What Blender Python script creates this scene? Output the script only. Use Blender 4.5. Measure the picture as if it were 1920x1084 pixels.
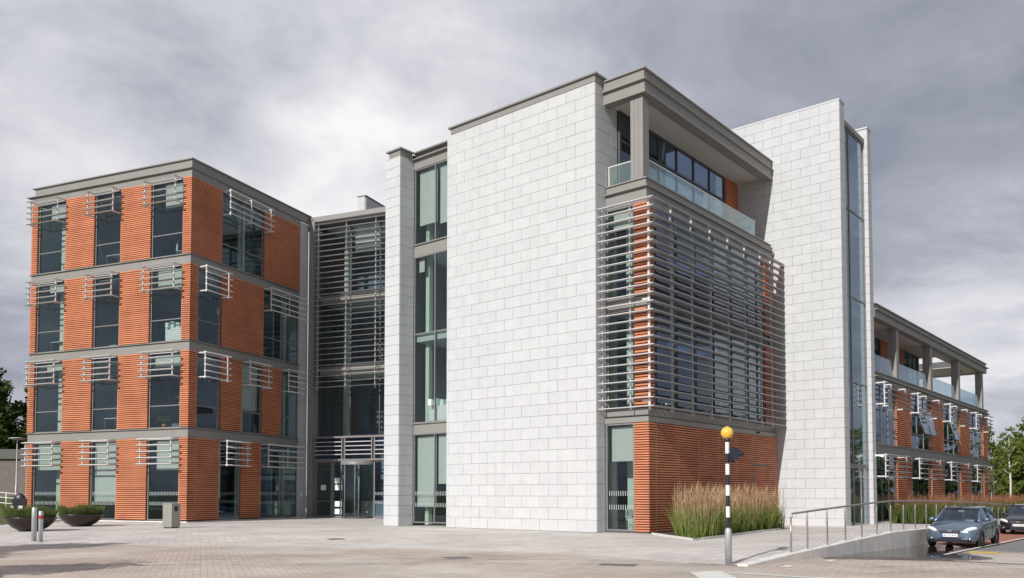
import bpy, bmesh, math, random
from mathutils import Vector, Matrix
random.seed(7)
for o in list(bpy.data.objects): bpy.data.objects.remove(o)
SC = bpy.context.scene
COL = SC.collection

# ------------------------------------------------------------------ camera
F_PX, PITCH, CAMZ = 1593.52, 0.0429, 1.6
cam = bpy.data.cameras.new('camera'); cam.sensor_width = 36; cam.lens = 36*F_PX/1920
cam.shift_y = 0.16444; cam.clip_end = 3000; cam.clip_start = .1
camo = bpy.data.objects.new('camera', cam); COL.objects.link(camo)
camo.location = (0, 0, CAMZ); camo.rotation_euler = (math.pi/2+PITCH, 0, 0)
SC.camera = camo
# ------------------------------------------------------------------ colour management
SC.view_settings.view_transform = 'Standard'; SC.view_settings.look = 'None'
SC.view_settings.gamma = 1; SC.view_settings.exposure = 0.0
SC.view_settings.use_curve_mapping = False
# ------------------------------------------------------------------ sun and sky
SUN_H = Vector((-.555, -.832)).normalized(); EL = math.radians(33)
sun = bpy.data.lights.new('sun', 'SUN'); sun.energy = 4.45; sun.angle = math.radians(.5); sun.color = (1, .975, .935)
suno = bpy.data.objects.new('sun', sun); COL.objects.link(suno)
sd = Vector((SUN_H.x*math.cos(EL), SUN_H.y*math.cos(EL), math.sin(EL)))
suno.rotation_euler = (-sd).to_track_quat('-Z', 'Y').to_euler(); suno.location = (-20, -30, 30)
W = bpy.data.worlds.new('World'); SC.world = W; W.use_nodes = True
nt = W.node_tree; nt.nodes.clear()
def N(t, **k):
    n = nt.nodes.new(t)
    for a, b in k.items(): setattr(n, a, b)
    return n
def L(a, b): nt.links.new(a, b)
out = N('ShaderNodeOutputWorld'); bg = N('ShaderNodeBackground'); bg.inputs[1].default_value = .084
L(bg.outputs[0], out.inputs[0])
sky = N('ShaderNodeTexSky'); sky.sky_type = 'NISHITA'; sky.sun_disc = False
sky.sun_elevation = EL; sky.sun_rotation = math.atan2(SUN_H.x, SUN_H.y)
tc = N('ShaderNodeTexCoord'); sep = N('ShaderNodeSeparateXYZ'); L(tc.outputs['Generated'], sep.inputs[0])
def M(op, a, b=None, c=None, clamp=False):
    n = N('ShaderNodeMath', operation=op); n.use_clamp = clamp
    for i, x in enumerate((a, b, c)):
        if x is None: continue
        if hasattr(x, 'is_linked') or hasattr(x, 'links'): L(x, n.inputs[i])
        else: n.inputs[i].default_value = x
    return n.outputs[0]
zc = M('ADD', M('MAXIMUM', sep.outputs[2], 0), .22)
px_ = M('DIVIDE', sep.outputs[0], zc); py_ = M('DIVIDE', sep.outputs[1], zc)
comb = N('ShaderNodeCombineXYZ'); L(px_, comb.inputs[0]); L(py_, comb.inputs[1])
def noise(scale, detail, rough, off, dist=0.0):
    mp = N('ShaderNodeMapping'); mp.inputs[1].default_value = off; L(comb.outputs[0], mp.inputs[0])
    n = N('ShaderNodeTexNoise'); n.inputs['Scale'].default_value = scale; n.inputs['Detail'].default_value = detail
    n.inputs['Roughness'].default_value = rough; n.inputs['Distortion'].default_value = dist
    L(mp.outputs[0], n.inputs['Vector']); return n.outputs[0]
n1 = noise(1.25, 8, .58, (3.1, 1.7, 0), .35); n2 = noise(.55, 3, .5, (9.2, 4.4, 0)); n3 = noise(4.2, 9, .62, (1, 7, 0), .5)
dens = M('ADD', M('MULTIPLY', n1, .72), M('ADD', M('MULTIPLY', n2, .30), M('MULTIPLY', M('SUBTRACT', n3, .5), .24)))
dens = M('SUBTRACT', dens, .02)
def blob(px, py, k, r0, r1):
    a = (px-960)/F_PX; b = (857.7-py)/F_PX; c_, s_ = math.cos(PITCH), math.sin(PITCH)
    d = Vector((a, c_-b*s_, s_+b*c_)).normalized()
    v = N('ShaderNodeVectorMath', operation='DISTANCE'); L(tc.outputs['Generated'], v.inputs[0]); v.inputs[1].default_value = d
    m = N('ShaderNodeMapRange'); m.interpolation_type = 'SMOOTHSTEP'
    m.inputs[1].default_value = r1; m.inputs[2].default_value = r0; m.inputs[3].default_value = 0; m.inputs[4].default_value = k
    L(v.outputs['Value'], m.inputs[0]); return m.outputs[0]
# big cloud masses in view, plus an added bank off right that dims ambient light (dark banks negative, bright breaks positive)
BL = [(500, 250, .095, .2, .95), (1400, 100, .05, .1, .6), (2500, 300, -.03, .2, .9), (1780, 320, -.13, .05, .34), (1300, 60, -.05, .05, .30), (1890, 600, .24, .04, .24), (1700, 560, .07, .02, .16), (620, 310, .09, .02, .13),
      (130, 330, .13, .02, .20), (20, 600, -.10, .03, .16), (1900, 760, -.06, .02, .12), (950, 60, .05, .05, .30), (250, 60, .03, .05, .3), (300, 180, -.04, .02, .12)]
acc = M('SUBTRACT', dens, .085)
for b_ in BL: acc = M('ADD', acc, blob(*b_))
ramp = N('ShaderNodeValToRGB'); L(acc, ramp.inputs[0]); cr = ramp.color_ramp
cr.elements[0].position = .30; cr.elements[0].color = (.255, .275, .335, 1)
cr.elements[1].position = .72; cr.elements[1].color = (.87, .86, .86, 1)
for p, c in ((.42, (.37, .385, .445)), (.50, (.50, .51, .56)), (.58, (.63, .635, .67))):
    e = cr.elements.new(p); e.color = (*c, 1)
mul = N('ShaderNodeMix', data_type='RGBA', blend_type='MULTIPLY'); mul.inputs[0].default_value = 1
L(ramp.outputs[0], mul.inputs[6]); mul.inputs[7].default_value = (13.4, 13.35, 13.5, 1)
mx = N('ShaderNodeMix', data_type='RGBA'); mx.inputs[0].default_value = .975
L(sky.outputs[0], mx.inputs[6]); L(mul.outputs[2], mx.inputs[7])
L(mx.outputs[2], bg.inputs[0])

# ------------------------------------------------------------------ materials
def newmat(name):
    m = bpy.data.materials.new(name); m.use_nodes = True
    return m, m.node_tree, m.node_tree.nodes['Principled BSDF']
def surf(name, col, rough=.6, metal=0., vary=0., nscale=3., bump=0., bscale=40., objvar=0., coords='Object', spec=.5, coat=0., streak=0.):
    m, t, p = newmat(name)
    p.inputs['Roughness'].default_value = rough; p.inputs['Metallic'].default_value = metal
    p.inputs['Specular IOR Level'].default_value = spec; p.inputs['Coat Weight'].default_value = coat
    p.inputs['Base Color'].default_value = (*col, 1)
    if not (vary or bump or objvar): return m
    nd = t.nodes; lk = t.links
    geo = nd.new('ShaderNodeNewGeometry')
    src = geo.outputs['Position']
    val = None
    if vary:
        n = nd.new('ShaderNodeTexNoise'); n.inputs['Scale'].default_value = nscale; n.inputs['Detail'].default_value = 6
        lk.new(src, n.inputs['Vector'])
        r = nd.new('ShaderNodeMapRange'); r.inputs[1].default_value = .3; r.inputs[2].default_value = .7
        r.inputs[3].default_value = 1-vary; r.inputs[4].default_value = 1+vary; lk.new(n.outputs[0], r.inputs[0]); val = r.outputs[0]
    if streak:      # rain streaks and grime: noise drawn out vertically
        mp = nd.new('ShaderNodeMapping'); mp.inputs['Scale'].default_value = (2.6, 2.6, .16); lk.new(src, mp.inputs[0])
        n = nd.new('ShaderNodeTexNoise'); n.inputs['Scale'].default_value = 1.6; n.inputs['Detail'].default_value = 5; lk.new(mp.outputs[0], n.inputs['Vector'])
        r = nd.new('ShaderNodeMapRange'); r.inputs[1].default_value = .48; r.inputs[2].default_value = .75; r.inputs[3].default_value = 1; r.inputs[4].default_value = 1-streak
        lk.new(n.outputs[0], r.inputs[0]); mm = nd.new('ShaderNodeMath'); mm.operation = 'MULTIPLY'; lk.new(val, mm.inputs[0]); lk.new(r.outputs[0], mm.inputs[1]); val = mm.outputs[0]
    if objvar:
        oi = nd.new('ShaderNodeObjectInfo'); at = nd.new('ShaderNodeAttribute'); at.attribute_name = 'tone'
        s = nd.new('ShaderNodeMath'); s.operation = 'ADD'; lk.new(oi.outputs['Random'], s.inputs[0]); lk.new(at.outputs['Fac'], s.inputs[1])
        fr = nd.new('ShaderNodeMath'); fr.operation = 'FRACT'; lk.new(s.outputs[0], fr.inputs[0])
        r2 = nd.new('ShaderNodeMapRange'); r2.inputs[3].default_value = 1-objvar; r2.inputs[4].default_value = 1+objvar*.6
        lk.new(fr.outputs[0], r2.inputs[0])
        if val is None: val = r2.outputs[0]
        else:
            mm = nd.new('ShaderNodeMath'); mm.operation = 'MULTIPLY'; lk.new(val, mm.inputs[0]); lk.new(r2.outputs[0], mm.inputs[1]); val = mm.outputs[0]
    if val is not None:
        mxn = nd.new('ShaderNodeVectorMath'); mxn.operation = 'SCALE'; mxn.inputs[0].default_value = col
        lk.new(val, mxn.inputs['Scale']); lk.new(mxn.outputs[0], p.inputs['Base Color'])
    if bump:
        n = nd.new('ShaderNodeTexNoise'); n.inputs['Scale'].default_value = bscale; n.inputs['Detail'].default_value = 4
        lk.new(src, n.inputs['Vector']); b = nd.new('ShaderNodeBump'); b.inputs['Strength'].default_value = bump; b.inputs['Distance'].default_value = .02
        lk.new(n.outputs[0], b.inputs['Height']); lk.new(b.outputs[0], p.inputs['Normal'])
    return m
MAT = {}
MAT['stone'] = surf('pale_stone', (.53, .533, .536), .8, vary=.03, nscale=2.2, bump=.12, bscale=60, objvar=.03, streak=.05)
MAT['joint'] = surf('stone_joint', (.44, .44, .43), .9)
MAT['terra'] = surf('terracotta', (.57, .21, .105), .78, vary=.13, nscale=.9, objvar=.10)
MAT['terraback'] = surf('cladding_shadow_gap', (.035, .016, .012), .9)  # near-black sheet behind the slats stands for shade in the gaps
MAT['zinc'] = surf('bronze_grey_metal', (.25, .238, .222), .5, .0, vary=.04, nscale=1.3)
MAT['zincdark'] = surf('dark_grey_metal', (.10, .097, .092), .5)
MAT['frame'] = surf('window_frame_metal', (.21, .20, .20), .45)
MAT['framedark'] = surf('dark_window_frame', (.075, .075, .08), .45)
MAT['alu'] = surf('silver_aluminium', (.74, .74, .73), .4, .0)
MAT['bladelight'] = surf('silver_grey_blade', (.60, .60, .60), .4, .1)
MAT['bladeshade'] = surf('shaded_grey_blade', (.40, .40, .41), .4, .15)  # blade silver darkened, painting the shade of sides the sun only grazes
MAT['bracket'] = surf('bracket_aluminium', (.62, .60, .60), .4, .1)
MAT['steel'] = surf('brushed_steel', (.42, .41, .40), .36, .75)
MAT['galv'] = surf('galvanised_steel', (.46, .48, .50), .45, .5, vary=.1, nscale=9)
MAT['soffit'] = surf('cream_soffit', (.60, .56, .52), .8)
MAT['blind'] = surf('roller_blind', (.60, .60, .56), .85)
MAT['intwall'] = surf('interior_wall', (.46, .52, .53), .9, vary=.12, nscale=.7)
MAT['intdark'] = surf('interior_core', (.16, .20, .26), .9, vary=.35, nscale=.5)
MAT['intfloor'] = surf('carpet', (.09, .10, .13), .9)
MAT['intceil'] = surf('ceiling_tiles', (.50, .54, .52), .9)
MAT['intcol'] = surf('painted_column', (.62, .72, .60), .7)
MAT['white'] = surf('white_paint', (.78, .78, .76), .5)
MAT['black'] = surf('black_plastic', (.018, .02, .03), .4)
MAT['conc'] = surf('concrete', (.70, .67, .62), .85, vary=.12, nscale=1.6, bump=.2, bscale=25, streak=.16)
MAT['kerb'] = surf('pale_kerb', (.62, .60, .56), .85, vary=.06)
MAT['kerbdull'] = surf('worn_channel', (.40, .36, .33), .9, vary=.1)
MAT['soil'] = surf('soil', (.06, .042, .03), .95, vary=.3, nscale=8, bump=.6)
MAT['bin'] = surf('bin_panel', (.30, .295, .26), .5, vary=.04)
MAT['bowl'] = surf('bronze_bowl', (.045, .033, .03), .32, .5)
MAT['globe'] = surf('amber_globe', (.80, .47, .06), .32)
MAT['red'] = surf('red_band', (.45, .03, .02), .5)
MAT['paper'] = surf('paper_notice', (.72, .82, .76), .8)
MAT['bark'] = surf('bark', (.10, .078, .06), .9, vary=.3, nscale=6)
MAT['birch'] = surf('birch_bark', (.62, .58, .50), .8, vary=.25, nscale=9)
MAT['tyre'] = surf('tyre_rubber', (.016, .016, .017), .8)
MAT['rim'] = surf('alloy', (.5, .5, .52), .3, .8)
MAT['chrome'] = surf('chrome', (.75, .75, .77), .12, 1.)
MAT['carblue'] = surf('blue_grey_car_paint', (.15, .205, .275), .26, .6, coat=1.)
MAT['carblack'] = surf('black_car_paint', (.010, .010, .014), .22, .2, coat=1.)
MAT['plateb'] = surf('plate_blue', (.03, .16, .50), .5)
MAT['darkwall'] = surf('brown_brick_far', (.17, .145, .135), .9, vary=.12, nscale=2.5)
MAT['yellow'] = surf('yellow_road_paint', (.62, .42, .09), .8, vary=.2, nscale=6)
MAT['plaster'] = surf('plum_flower', (.20, .14, .22), .9)
def glassmat(name, tint, base, ior=1.75, rough=0.0, milky=0.0):
    m, t, p = newmat(name); nd = t.nodes; lk = t.links; nd.remove(p)
    o = nd['Material Output']
    tr = nd.new('ShaderNodeBsdfTransparent'); tr.inputs[0].default_value = (*tint, 1)
    gl = nd.new('ShaderNodeBsdfGlossy'); gl.inputs['Roughness'].default_value = rough; gl.inputs[0].default_value = (.78, .90, 1, 1)
    lw = nd.new('ShaderNodeLayerWeight'); lw.inputs[0].default_value = .5; fr = nd.new('ShaderNodeMath'); fr.operation = 'POWER'; fr.inputs[1].default_value = 3.6; lk.new(lw.outputs['Facing'], fr.inputs[0])
    a = nd.new('ShaderNodeMath'); a.operation = 'MULTIPLY_ADD'; a.inputs[1].default_value = 1-base; a.inputs[2].default_value = base
    lk.new(fr.outputs[0], a.inputs[0])
    # slow ripple of sheet glass
    tcn = nd.new('ShaderNodeNewGeometry'); nz = nd.new('ShaderNodeTexNoise'); nz.inputs['Scale'].default_value = .9
    lk.new(tcn.outputs['Position'], nz.inputs['Vector']); bp = nd.new('ShaderNodeBump'); bp.inputs['Strength'].default_value = .05
    bp.inputs['Distance'].default_value = .05; lk.new(nz.outputs[0], bp.inputs['Height']); lk.new(bp.outputs[0], gl.inputs['Normal'])
    mx = nd.new('ShaderNodeMixShader'); lk.new(a.outputs[0], mx.inputs[0]); lk.new(tr.outputs[0], mx.inputs[1]); lk.new(gl.outputs[0], mx.inputs[2])
    last = mx
    if milky:
        df = nd.new('ShaderNodeBsdfDiffuse'); df.inputs[0].default_value = (.6, .75, .7, 1)
        m2 = nd.new('ShaderNodeMixShader'); m2.inputs[0].default_value = milky; lk.new(mx.outputs[0], m2.inputs[1]); lk.new(df.outputs[0], m2.inputs[2]); last = m2
    lk.new(last.outputs[0], o.inputs[0]); return m
MAT['glass'] = glassmat('window_glass', (.83, .87, .86), .05)
MAT['glassd'] = glassmat('tinted_glass', (.50, .58, .68), .07)
MAT['glassscreen'] = glassmat('dark_screen_glass', (.30, .36, .45), .10)
MAT['railglass'] = glassmat('balustrade_glass', (.84, .91, .90), .05, 1.5, milky=.07)
MAT['carglass'] = glassmat('car_glass', (.45, .50, .52), .10)
MAT['lens'] = glassmat('lamp_lens', (.8, .8, .8), .12)
MAT['frit'] = surf('frosted_dots', (.36, .40, .40), .7)

def paving(name, ca, cb, mortar, bw, bh, rot, bumpk=.25, stain=.12, tint2=None):
    m, t, p = newmat(name); nd = t.nodes; lk = t.links
    g = nd.new('ShaderNodeNewGeometry'); mp = nd.new('ShaderNodeMapping'); mp.inputs['Rotation'].default_value = (0, 0, rot)
    lk.new(g.outputs['Position'], mp.inputs[0])
    b = nd.new('ShaderNodeTexBrick'); b.inputs['Scale'].default_value = 1; b.inputs['Brick Width'].default_value = bw; b.inputs['Row Height'].default_value = bh
    b.inputs['Mortar Size'].default_value = .007; b.inputs['Mortar Smooth'].default_value = .3; b.inputs['Bias'].default_value = 0
    b.inputs[1].default_value = (*ca, 1); b.inputs[2].default_value = (*cb, 1); b.inputs[3].default_value = (*mortar, 1)
    lk.new(mp.outputs[0], b.inputs[0])
    n = nd.new('ShaderNodeTexNoise'); n.inputs['Scale'].default_value = .35; n.inputs['Detail'].default_value = 8; n.inputs['Roughness'].default_value = .62
    lk.new(g.outputs['Position'], n.inputs['Vector'])
    r = nd.new('ShaderNodeMapRange'); r.inputs[1].default_value = .3; r.inputs[2].default_value = .7; r.inputs[3].default_value = 1-stain; r.inputs[4].default_value = 1+stain
    lk.new(n.outputs[0], r.inputs[0])
    sc = nd.new('ShaderNodeVectorMath'); sc.operation = 'SCALE'; lk.new(r.outputs[0], sc.inputs['Scale'])
    if tint2:
        n2 = nd.new('ShaderNodeTexNoise'); n2.inputs['Scale'].default_value = .16; n2.inputs['Detail'].default_value = 3
        lk.new(g.outputs['Position'], n2.inputs['Vector'])
        r2 = nd.new('ShaderNodeMapRange'); r2.inputs[1].default_value = .42; r2.inputs[2].default_value = .58; lk.new(n2.outputs[0], r2.inputs[0])
        mx = nd.new('ShaderNodeMix'); mx.data_type = 'RGBA'; mx.blend_type = 'MULTIPLY'; lk.new(r2.outputs[0], mx.inputs[0]); lk.new(b.outputs[0], mx.inputs[6]); mx.inputs[7].default_value = (*tint2, 1)
        lk.new(mx.outputs[2], sc.inputs[0])
    else: lk.new(b.outputs[0], sc.inputs[0])
    lk.new(sc.outputs[0], p.inputs['Base Color']); p.inputs['Roughness'].default_value = .85
    bp = nd.new('ShaderNodeBump'); bp.inputs['Strength'].default_value = bumpk; bp.inputs['Distance'].default_value = .01
    inv = nd.new('ShaderNodeMath'); inv.operation = 'SUBTRACT'; inv.inputs[0].default_value = 1; lk.new(b.outputs['Fac'], inv.inputs[1])
    lk.new(inv.outputs[0], bp.inputs['Height']); lk.new(bp.outputs[0], p.inputs['Normal'])
    return m
MAT['path'] = paving('grey_block_paving', (.60, .56, .52), (.51, .47, .435), (.15, .125, .11), .40, .20, .42, bumpk=.5, stain=.18)
MAT['roadp'] = paving('red_brown_block_paving', (.55, .49, .425), (.47, .415, .36), (.17, .14, .115), .30, .15, -.35, stain=.22, tint2=(.93, .86, .83))
MAT['bay'] = paving('red_block_paving', (.40, .17, .11), (.34, .14, .09), (.18, .09, .07), .22, .11, .1)
MAT['tarmac'] = surf('asphalt', (.20, .19, .185), .9, vary=.12, nscale=1.2, bump=.3, bscale=120)
MAT['grass'] = surf('lawn', (.075, .105, .022), .95, vary=.35, nscale=1.5, bump=.8, bscale=30)
MAT['paint'] = surf('white_road_paint', (.66, .64, .60), .8, vary=.12, nscale=5)
def leafmat(name, c1, c2):
    m, t, p = newmat(name); nd = t.nodes; lk = t.links
    at = nd.new('ShaderNodeAttribute'); at.attribute_name = 'tone'
    mx = nd.new('ShaderNodeMix'); mx.data_type = 'RGBA'; mx.inputs[6].default_value = (*c1, 1); mx.inputs[7].default_value = (*c2, 1)
    lk.new(at.outputs['Fac'], mx.inputs[0]); lk.new(mx.outputs[2], p.inputs['Base Color']); p.inputs['Roughness'].default_value = .7
    p.inputs['Specular IOR Level'].default_value = .25
    tl = nd.new('ShaderNodeBsdfTranslucent'); lk.new(mx.outputs[2], tl.inputs[0])
    ms = nd.new('ShaderNodeMixShader'); ms.inputs[0].default_value = .3; lk.new(p.outputs[0], ms.inputs[1]); lk.new(tl.outputs[0], ms.inputs[2])
    lk.new(ms.outputs[0], nd['Material Output'].inputs[0]); return m
MAT['leaf'] = leafmat('dark_leaves', (.035, .065, .012), (.085, .13, .028))
MAT['leafl'] = leafmat('light_leaves', (.085, .125, .022), (.20, .24, .05))
MAT['leafy'] = leafmat('yellow_green_leaves', (.13, .16, .03), (.24, .26, .06))
MAT['reed'] = leafmat('reed_blades', (.11, .165, .03), (.27, .31, .09))
MAT['rust'] = leafmat('rusty_plumes', (.26, .11, .055), (.42, .21, .12))
MAT['borderreed'] = leafmat('border_blades', (.045, .08, .015), (.13, .17, .04))
MAT['plume'] = leafmat('reed_plumes', (.38, .26, .14), (.56, .41, .26))
MAT['lav'] = leafmat('lavender_leaves', (.09, .13, .03), (.17, .20, .07))

# ------------------------------------------------------------------ frames: local building axes
class Frame:
    def __init__(s, x, y, a): s.x, s.y, s.a = x, y, a
    def w(s, u, v, z=0.):
        return Vector((s.x+u*math.cos(s.a)+v*math.sin(s.a), s.y-u*math.sin(s.a)+v*math.cos(s.a), z))
LF = Frame(-18.1267, 47.4201, .3971); MF = Frame(3.4893, 35.0506, .6953); WF = Frame(0, 0, 0)

class Node:      # a placed object together with the frame position of its origin
    def __init__(s, ob, o): s.ob, s.o = ob, Vector(o)
def tag(ob, label=None, cat=None, group=None, kind=None):
    if label: ob['label'] = label
    if cat: ob['category'] = cat
    if group: ob['group'] = group
    if kind: ob['kind'] = kind
    return ob
def thing(name, label, cat, fr, o, group=None, rot=0.):
    e = bpy.data.objects.new(name, None); COL.objects.link(e); e.empty_display_size = .3
    e.location = fr.w(*o); e.rotation_euler = (0, 0, -fr.a+rot); tag(e, label, cat, group)
    return Node(e, o)
def addbox(V, Fc, a, b, ch=None):
    x0, y0, z0 = a; x1, y1, z1 = b; n = len(V)
    V += [(x0, y0, z0), (x1, y0, z0), (x1, y1, z0), (x0, y1, z0), (x0, y0, z1), (x1, y0, z1), (x1, y1, z1), (x0, y1, z1)]
    Fc += [(n, n+3, n+2, n+1), (n+4, n+5, n+6, n+7), (n, n+1, n+5, n+4), (n+1, n+2, n+6, n+5), (n+2, n+3, n+7, n+6), (n+3, n, n+4, n+7)]
def meshobj(name, V, Fc, mat, parent=None, o=None, kind=None, smooth=False, tones=None, mats=None):
    """V in frame coordinates; origin is set at o (default: middle of the bottom)"""
    if o is None:
        xs = [v[0] for v in V]; ys = [v[1] for v in V]; zs = [v[2] for v in V]
        o = ((min(xs)+max(xs))/2, (min(ys)+max(ys))/2, min(zs))
    o = Vector(o)
    me = bpy.data.meshes.new(name); me.from_pydata([(v[0]-o.x, v[1]-o.y, v[2]-o.z) for v in V], [], Fc)
    if smooth: me.polygons.foreach_set('use_smooth', [True]*len(me.polygons))
    if tones is not None:
        at = me.attributes.new('tone', 'FLOAT', 'FACE'); at.data.foreach_set('value', tones)
    me.materials.append(MAT[mat]); me.update()
    ob = bpy.data.objects.new(name, me); COL.objects.link(ob)
    if parent is not None:
        ob.parent = parent.ob; ob.location = o-parent.o
    else: ob.location = o
    if kind: ob['kind'] = kind
    return Node(ob, o)
def box(name, a, b, mat, parent, **k):
    V, Fc = [], []; addbox(V, Fc, [min(i, j) for i, j in zip(a, b)], [max(i, j) for i, j in zip(a, b)])
    return meshobj(name, V, Fc, mat, parent, **k)
def boxes(name, lst, mat, parent, **k):
    V, Fc = [], []
    for a, b in lst: addbox(V, Fc, [min(i, j) for i, j in zip(a, b)], [max(i, j) for i, j in zip(a, b)])
    return meshobj(name, V, Fc, mat, parent, **k)
CACHE = {}
def cbox(dx, dy, dz, mat, ch=0.):
    k = (round(dx, 3), round(dy, 3), round(dz, 3), mat, ch)
    if k not in CACHE:
        V, Fc = [], []
        if ch:      # chamfered along its length on the outer edges
            bm = bmesh.new(); bmesh.ops.create_cube(bm, size=1)
            for v in bm.verts: v.co = Vector((v.co.x*dx, v.co.y*dy, v.co.z*dz))
            bmesh.ops.bevel(bm, geom=list(bm.edges), offset=ch, segments=1, affect='EDGES')
            me = bpy.data.meshes.new('piece'); bm.to_mesh(me); bm.free()
        else:
            addbox(V, Fc, (-dx/2, -dy/2, -dz/2), (dx/2, dy/2, dz/2)); me = bpy.data.meshes.new('piece'); me.from_pydata(V, [], Fc)
        me.materials.append(MAT[mat]); CACHE[k] = me
    return CACHE[k]
class Pieces:    # alike pieces: the ones that show largest are objects, the rest one "stuff" part
    def __init__(s, name, mat, parent, fr, cap=300, ch=0.): s.n, s.m, s.p, s.fr, s.cap, s.ch, s.l = name, mat, parent, fr, cap, ch, []
    def add(s, a, b, hidden=False):
        a2 = [min(i, j) for i, j in zip(a, b)]; b2 = [max(i, j) for i, j in zip(a, b)]
        c = [(i+j)/2 for i, j in zip(a2, b2)]; d = [j-i for i, j in zip(a2, b2)]
        w = s.fr.w(*c); dist = max(w.y, 1); size = sorted(d)[2]/dist
        s.l.append((-size if not hidden else 1, len(s.l), c, d))
    def build(s):
        l = sorted(s.l); rest = l[s.cap:]
        for _, i, c, d in l[:s.cap]:
            ob = bpy.data.objects.new(s.n, cbox(*d, s.m, s.ch)); COL.objects.link(ob); ob.parent = s.p.ob; ob.location = Vector(c)-s.p.o
        if rest:
            V, Fc, T = [], [], []
            for _, i, c, d in rest:
                addbox(V, Fc, [c[k]-d[k]/2 for k in range(3)], [c[k]+d[k]/2 for k in range(3)]); T += [random.random()]*6
            meshobj(s.n, V, Fc, s.m, s.p, kind='stuff', tones=T)
def tube(name, pts, r, mat, parent, seg=10, o=None, kind=None, caps=True):
    V, Fc = [], []; tubegeo(V, Fc, pts, r, seg, caps)
    return meshobj(name, V, Fc, mat, parent, o=o, kind=kind, smooth=True)
def tubegeo(V, Fc, pts, r, seg=8, caps=True):
    pts = [Vector(p) for p in pts]; n0 = len(V); m = len(pts)
    rs = r if isinstance(r, (list, tuple)) else [r]*m
    for i, p in enumerate(pts):
        d = (pts[min(i+1, m-1)]-pts[max(i-1, 0)]).normalized()
        a = d.cross(Vector((0, 0, 1)));
        if a.length < .05: a = d.cross(Vector((1, 0, 0)))
        a.normalize(); b = d.cross(a)
        for k in range(seg):
            t = 2*math.pi*k/seg; V.append(tuple(p+a*math.cos(t)*rs[i]+b*math.sin(t)*rs[i]))
    for i in range(m-1):
        for k in range(seg):
            k2 = (k+1) % seg; Fc.append((n0+i*seg+k, n0+(i+1)*seg+k, n0+(i+1)*seg+k2, n0+i*seg+k2))
    if caps:
        Fc.append(tuple(n0+k for k in range(seg))); Fc.append(tuple(n0+(m-1)*seg+k for k in reversed(range(seg))))
def lathe(name, prof, c, mat, parent, seg=28, o=None, sx=1., sy=1., kind=None):
    V, Fc = [], []
    for r, z in prof:
        for k in range(seg):
            t = 2*math.pi*k/seg; V.append((c[0]+r*math.cos(t)*sx, c[1]+r*math.sin(t)*sy, c[2]+z))
    for i in range(len(prof)-1):
        for k in range(seg):
            k2 = (k+1) % seg; Fc.append((i*seg+k, i*seg+k2, (i+1)*seg+k2, (i+1)*seg+k))
    return meshobj(name, V, Fc, mat, parent, o=o, smooth=True, kind=kind)

# ================================================================== TERRAIN
def itp(x, xs, ys):
    if x <= xs[0]: return ys[0]
    for i in range(1, len(xs)):
        if x <= xs[i]: return ys[i-1]+(ys[i]-ys[i-1])*(x-xs[i-1])/(xs[i]-xs[i-1])
    return ys[-1]
def mloc(X, Y):
    dx, dy = X-MF.x, Y-MF.y; c, s = math.cos(MF.a), math.sin(MF.a)
    return dx*c-dy*s, dx*s+dy*c
def zroad(u, v): return itp(v, [-14, -6.4, -3.7, 7, 60], [-.12, -.2, -.265, -.37, -.42])
def _hr0(): pass
def hrail(s): return itp(s, [-3.1, 0, 2.75, 4.3, 7.6, 9.1, 14, 20, 32, 60], [-.14, -.01, .066, .12, .21, .25, .23, .15, -.1, -.1])
EDGE0 = [(-60, 29.5), (-30, 28.9), (-17.2, 28.7), (-11.8, 28.7), (-6.4, 28.3), (-3.5, 27.5), (-1, 26.5), (2.2, 24.75), (4.5, 21.8), (5.9, 20.4), (40, 20.4)]
def zpath(X, Y):
    u, v = mloc(X, Y); ey = itp(X, [a for a, b in EDGE0], [b for a, b in EDGE0]); t = min(1, max(0, (Y-ey)/7.)); p0 = (zroad(0, v)+.005)*(1-t)**1.5 if X < 5.9 else itp(Y, [20.4, 29], [-.12, 0])
    w = min(1, max(0, (u-5.4)/5.2))*min(1, max(0, (v+10)/3))
    return p0*(1-w)+hrail(v+6.44)*w
def grid(name, rows, mat, kind='structure', o=None):
    V, Fc = [], []; n = len(rows[0])
    for r in rows: V += [tuple(p) for p in r]
    for i in range(len(rows)-1):
        for j in range(n-1):
            a = i*n+j; Fc.append((a, a+1, a+n+1, a+n))
    ob = meshobj(name, V, Fc, mat, None, kind=kind, o=o or (0, 0, 0)); me = ob.ob.data
    bm = bmesh.new(); bm.from_mesh(me); bmesh.ops.recalc_face_normals(bm, faces=bm.faces)
    if sum(f.normal.z for f in bm.faces) < 0: bmesh.ops.reverse_faces(bm, faces=bm.faces)
    bm.to_mesh(me); bm.free(); me.polygons.foreach_set('use_smooth', [True]*len(me.polygons)); return ob
# far ground
rows = [[(x, y, -.9) for x in (-900, -200, 200, 900)] for y in (-300, -50, 200, 1500)]
grid('ground', rows, 'grass')
# road
rows = []
for v in [-60, -40, -30, -22, -18, -14, -10, -8, -6.4, -5, -3.7, -1, 2, 5, 7, 12, 20, 30, 45, 60, 90]:
    rows.append([(lambda p: (p.x, p.y, zroad(u, v)))(MF.w(u, v)) for u in (-60, -40, -25, -15, -8, -2, 3, 6, 9, 12, 15, 20, 30, 40)])
grid('road', rows, 'roadp')
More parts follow.
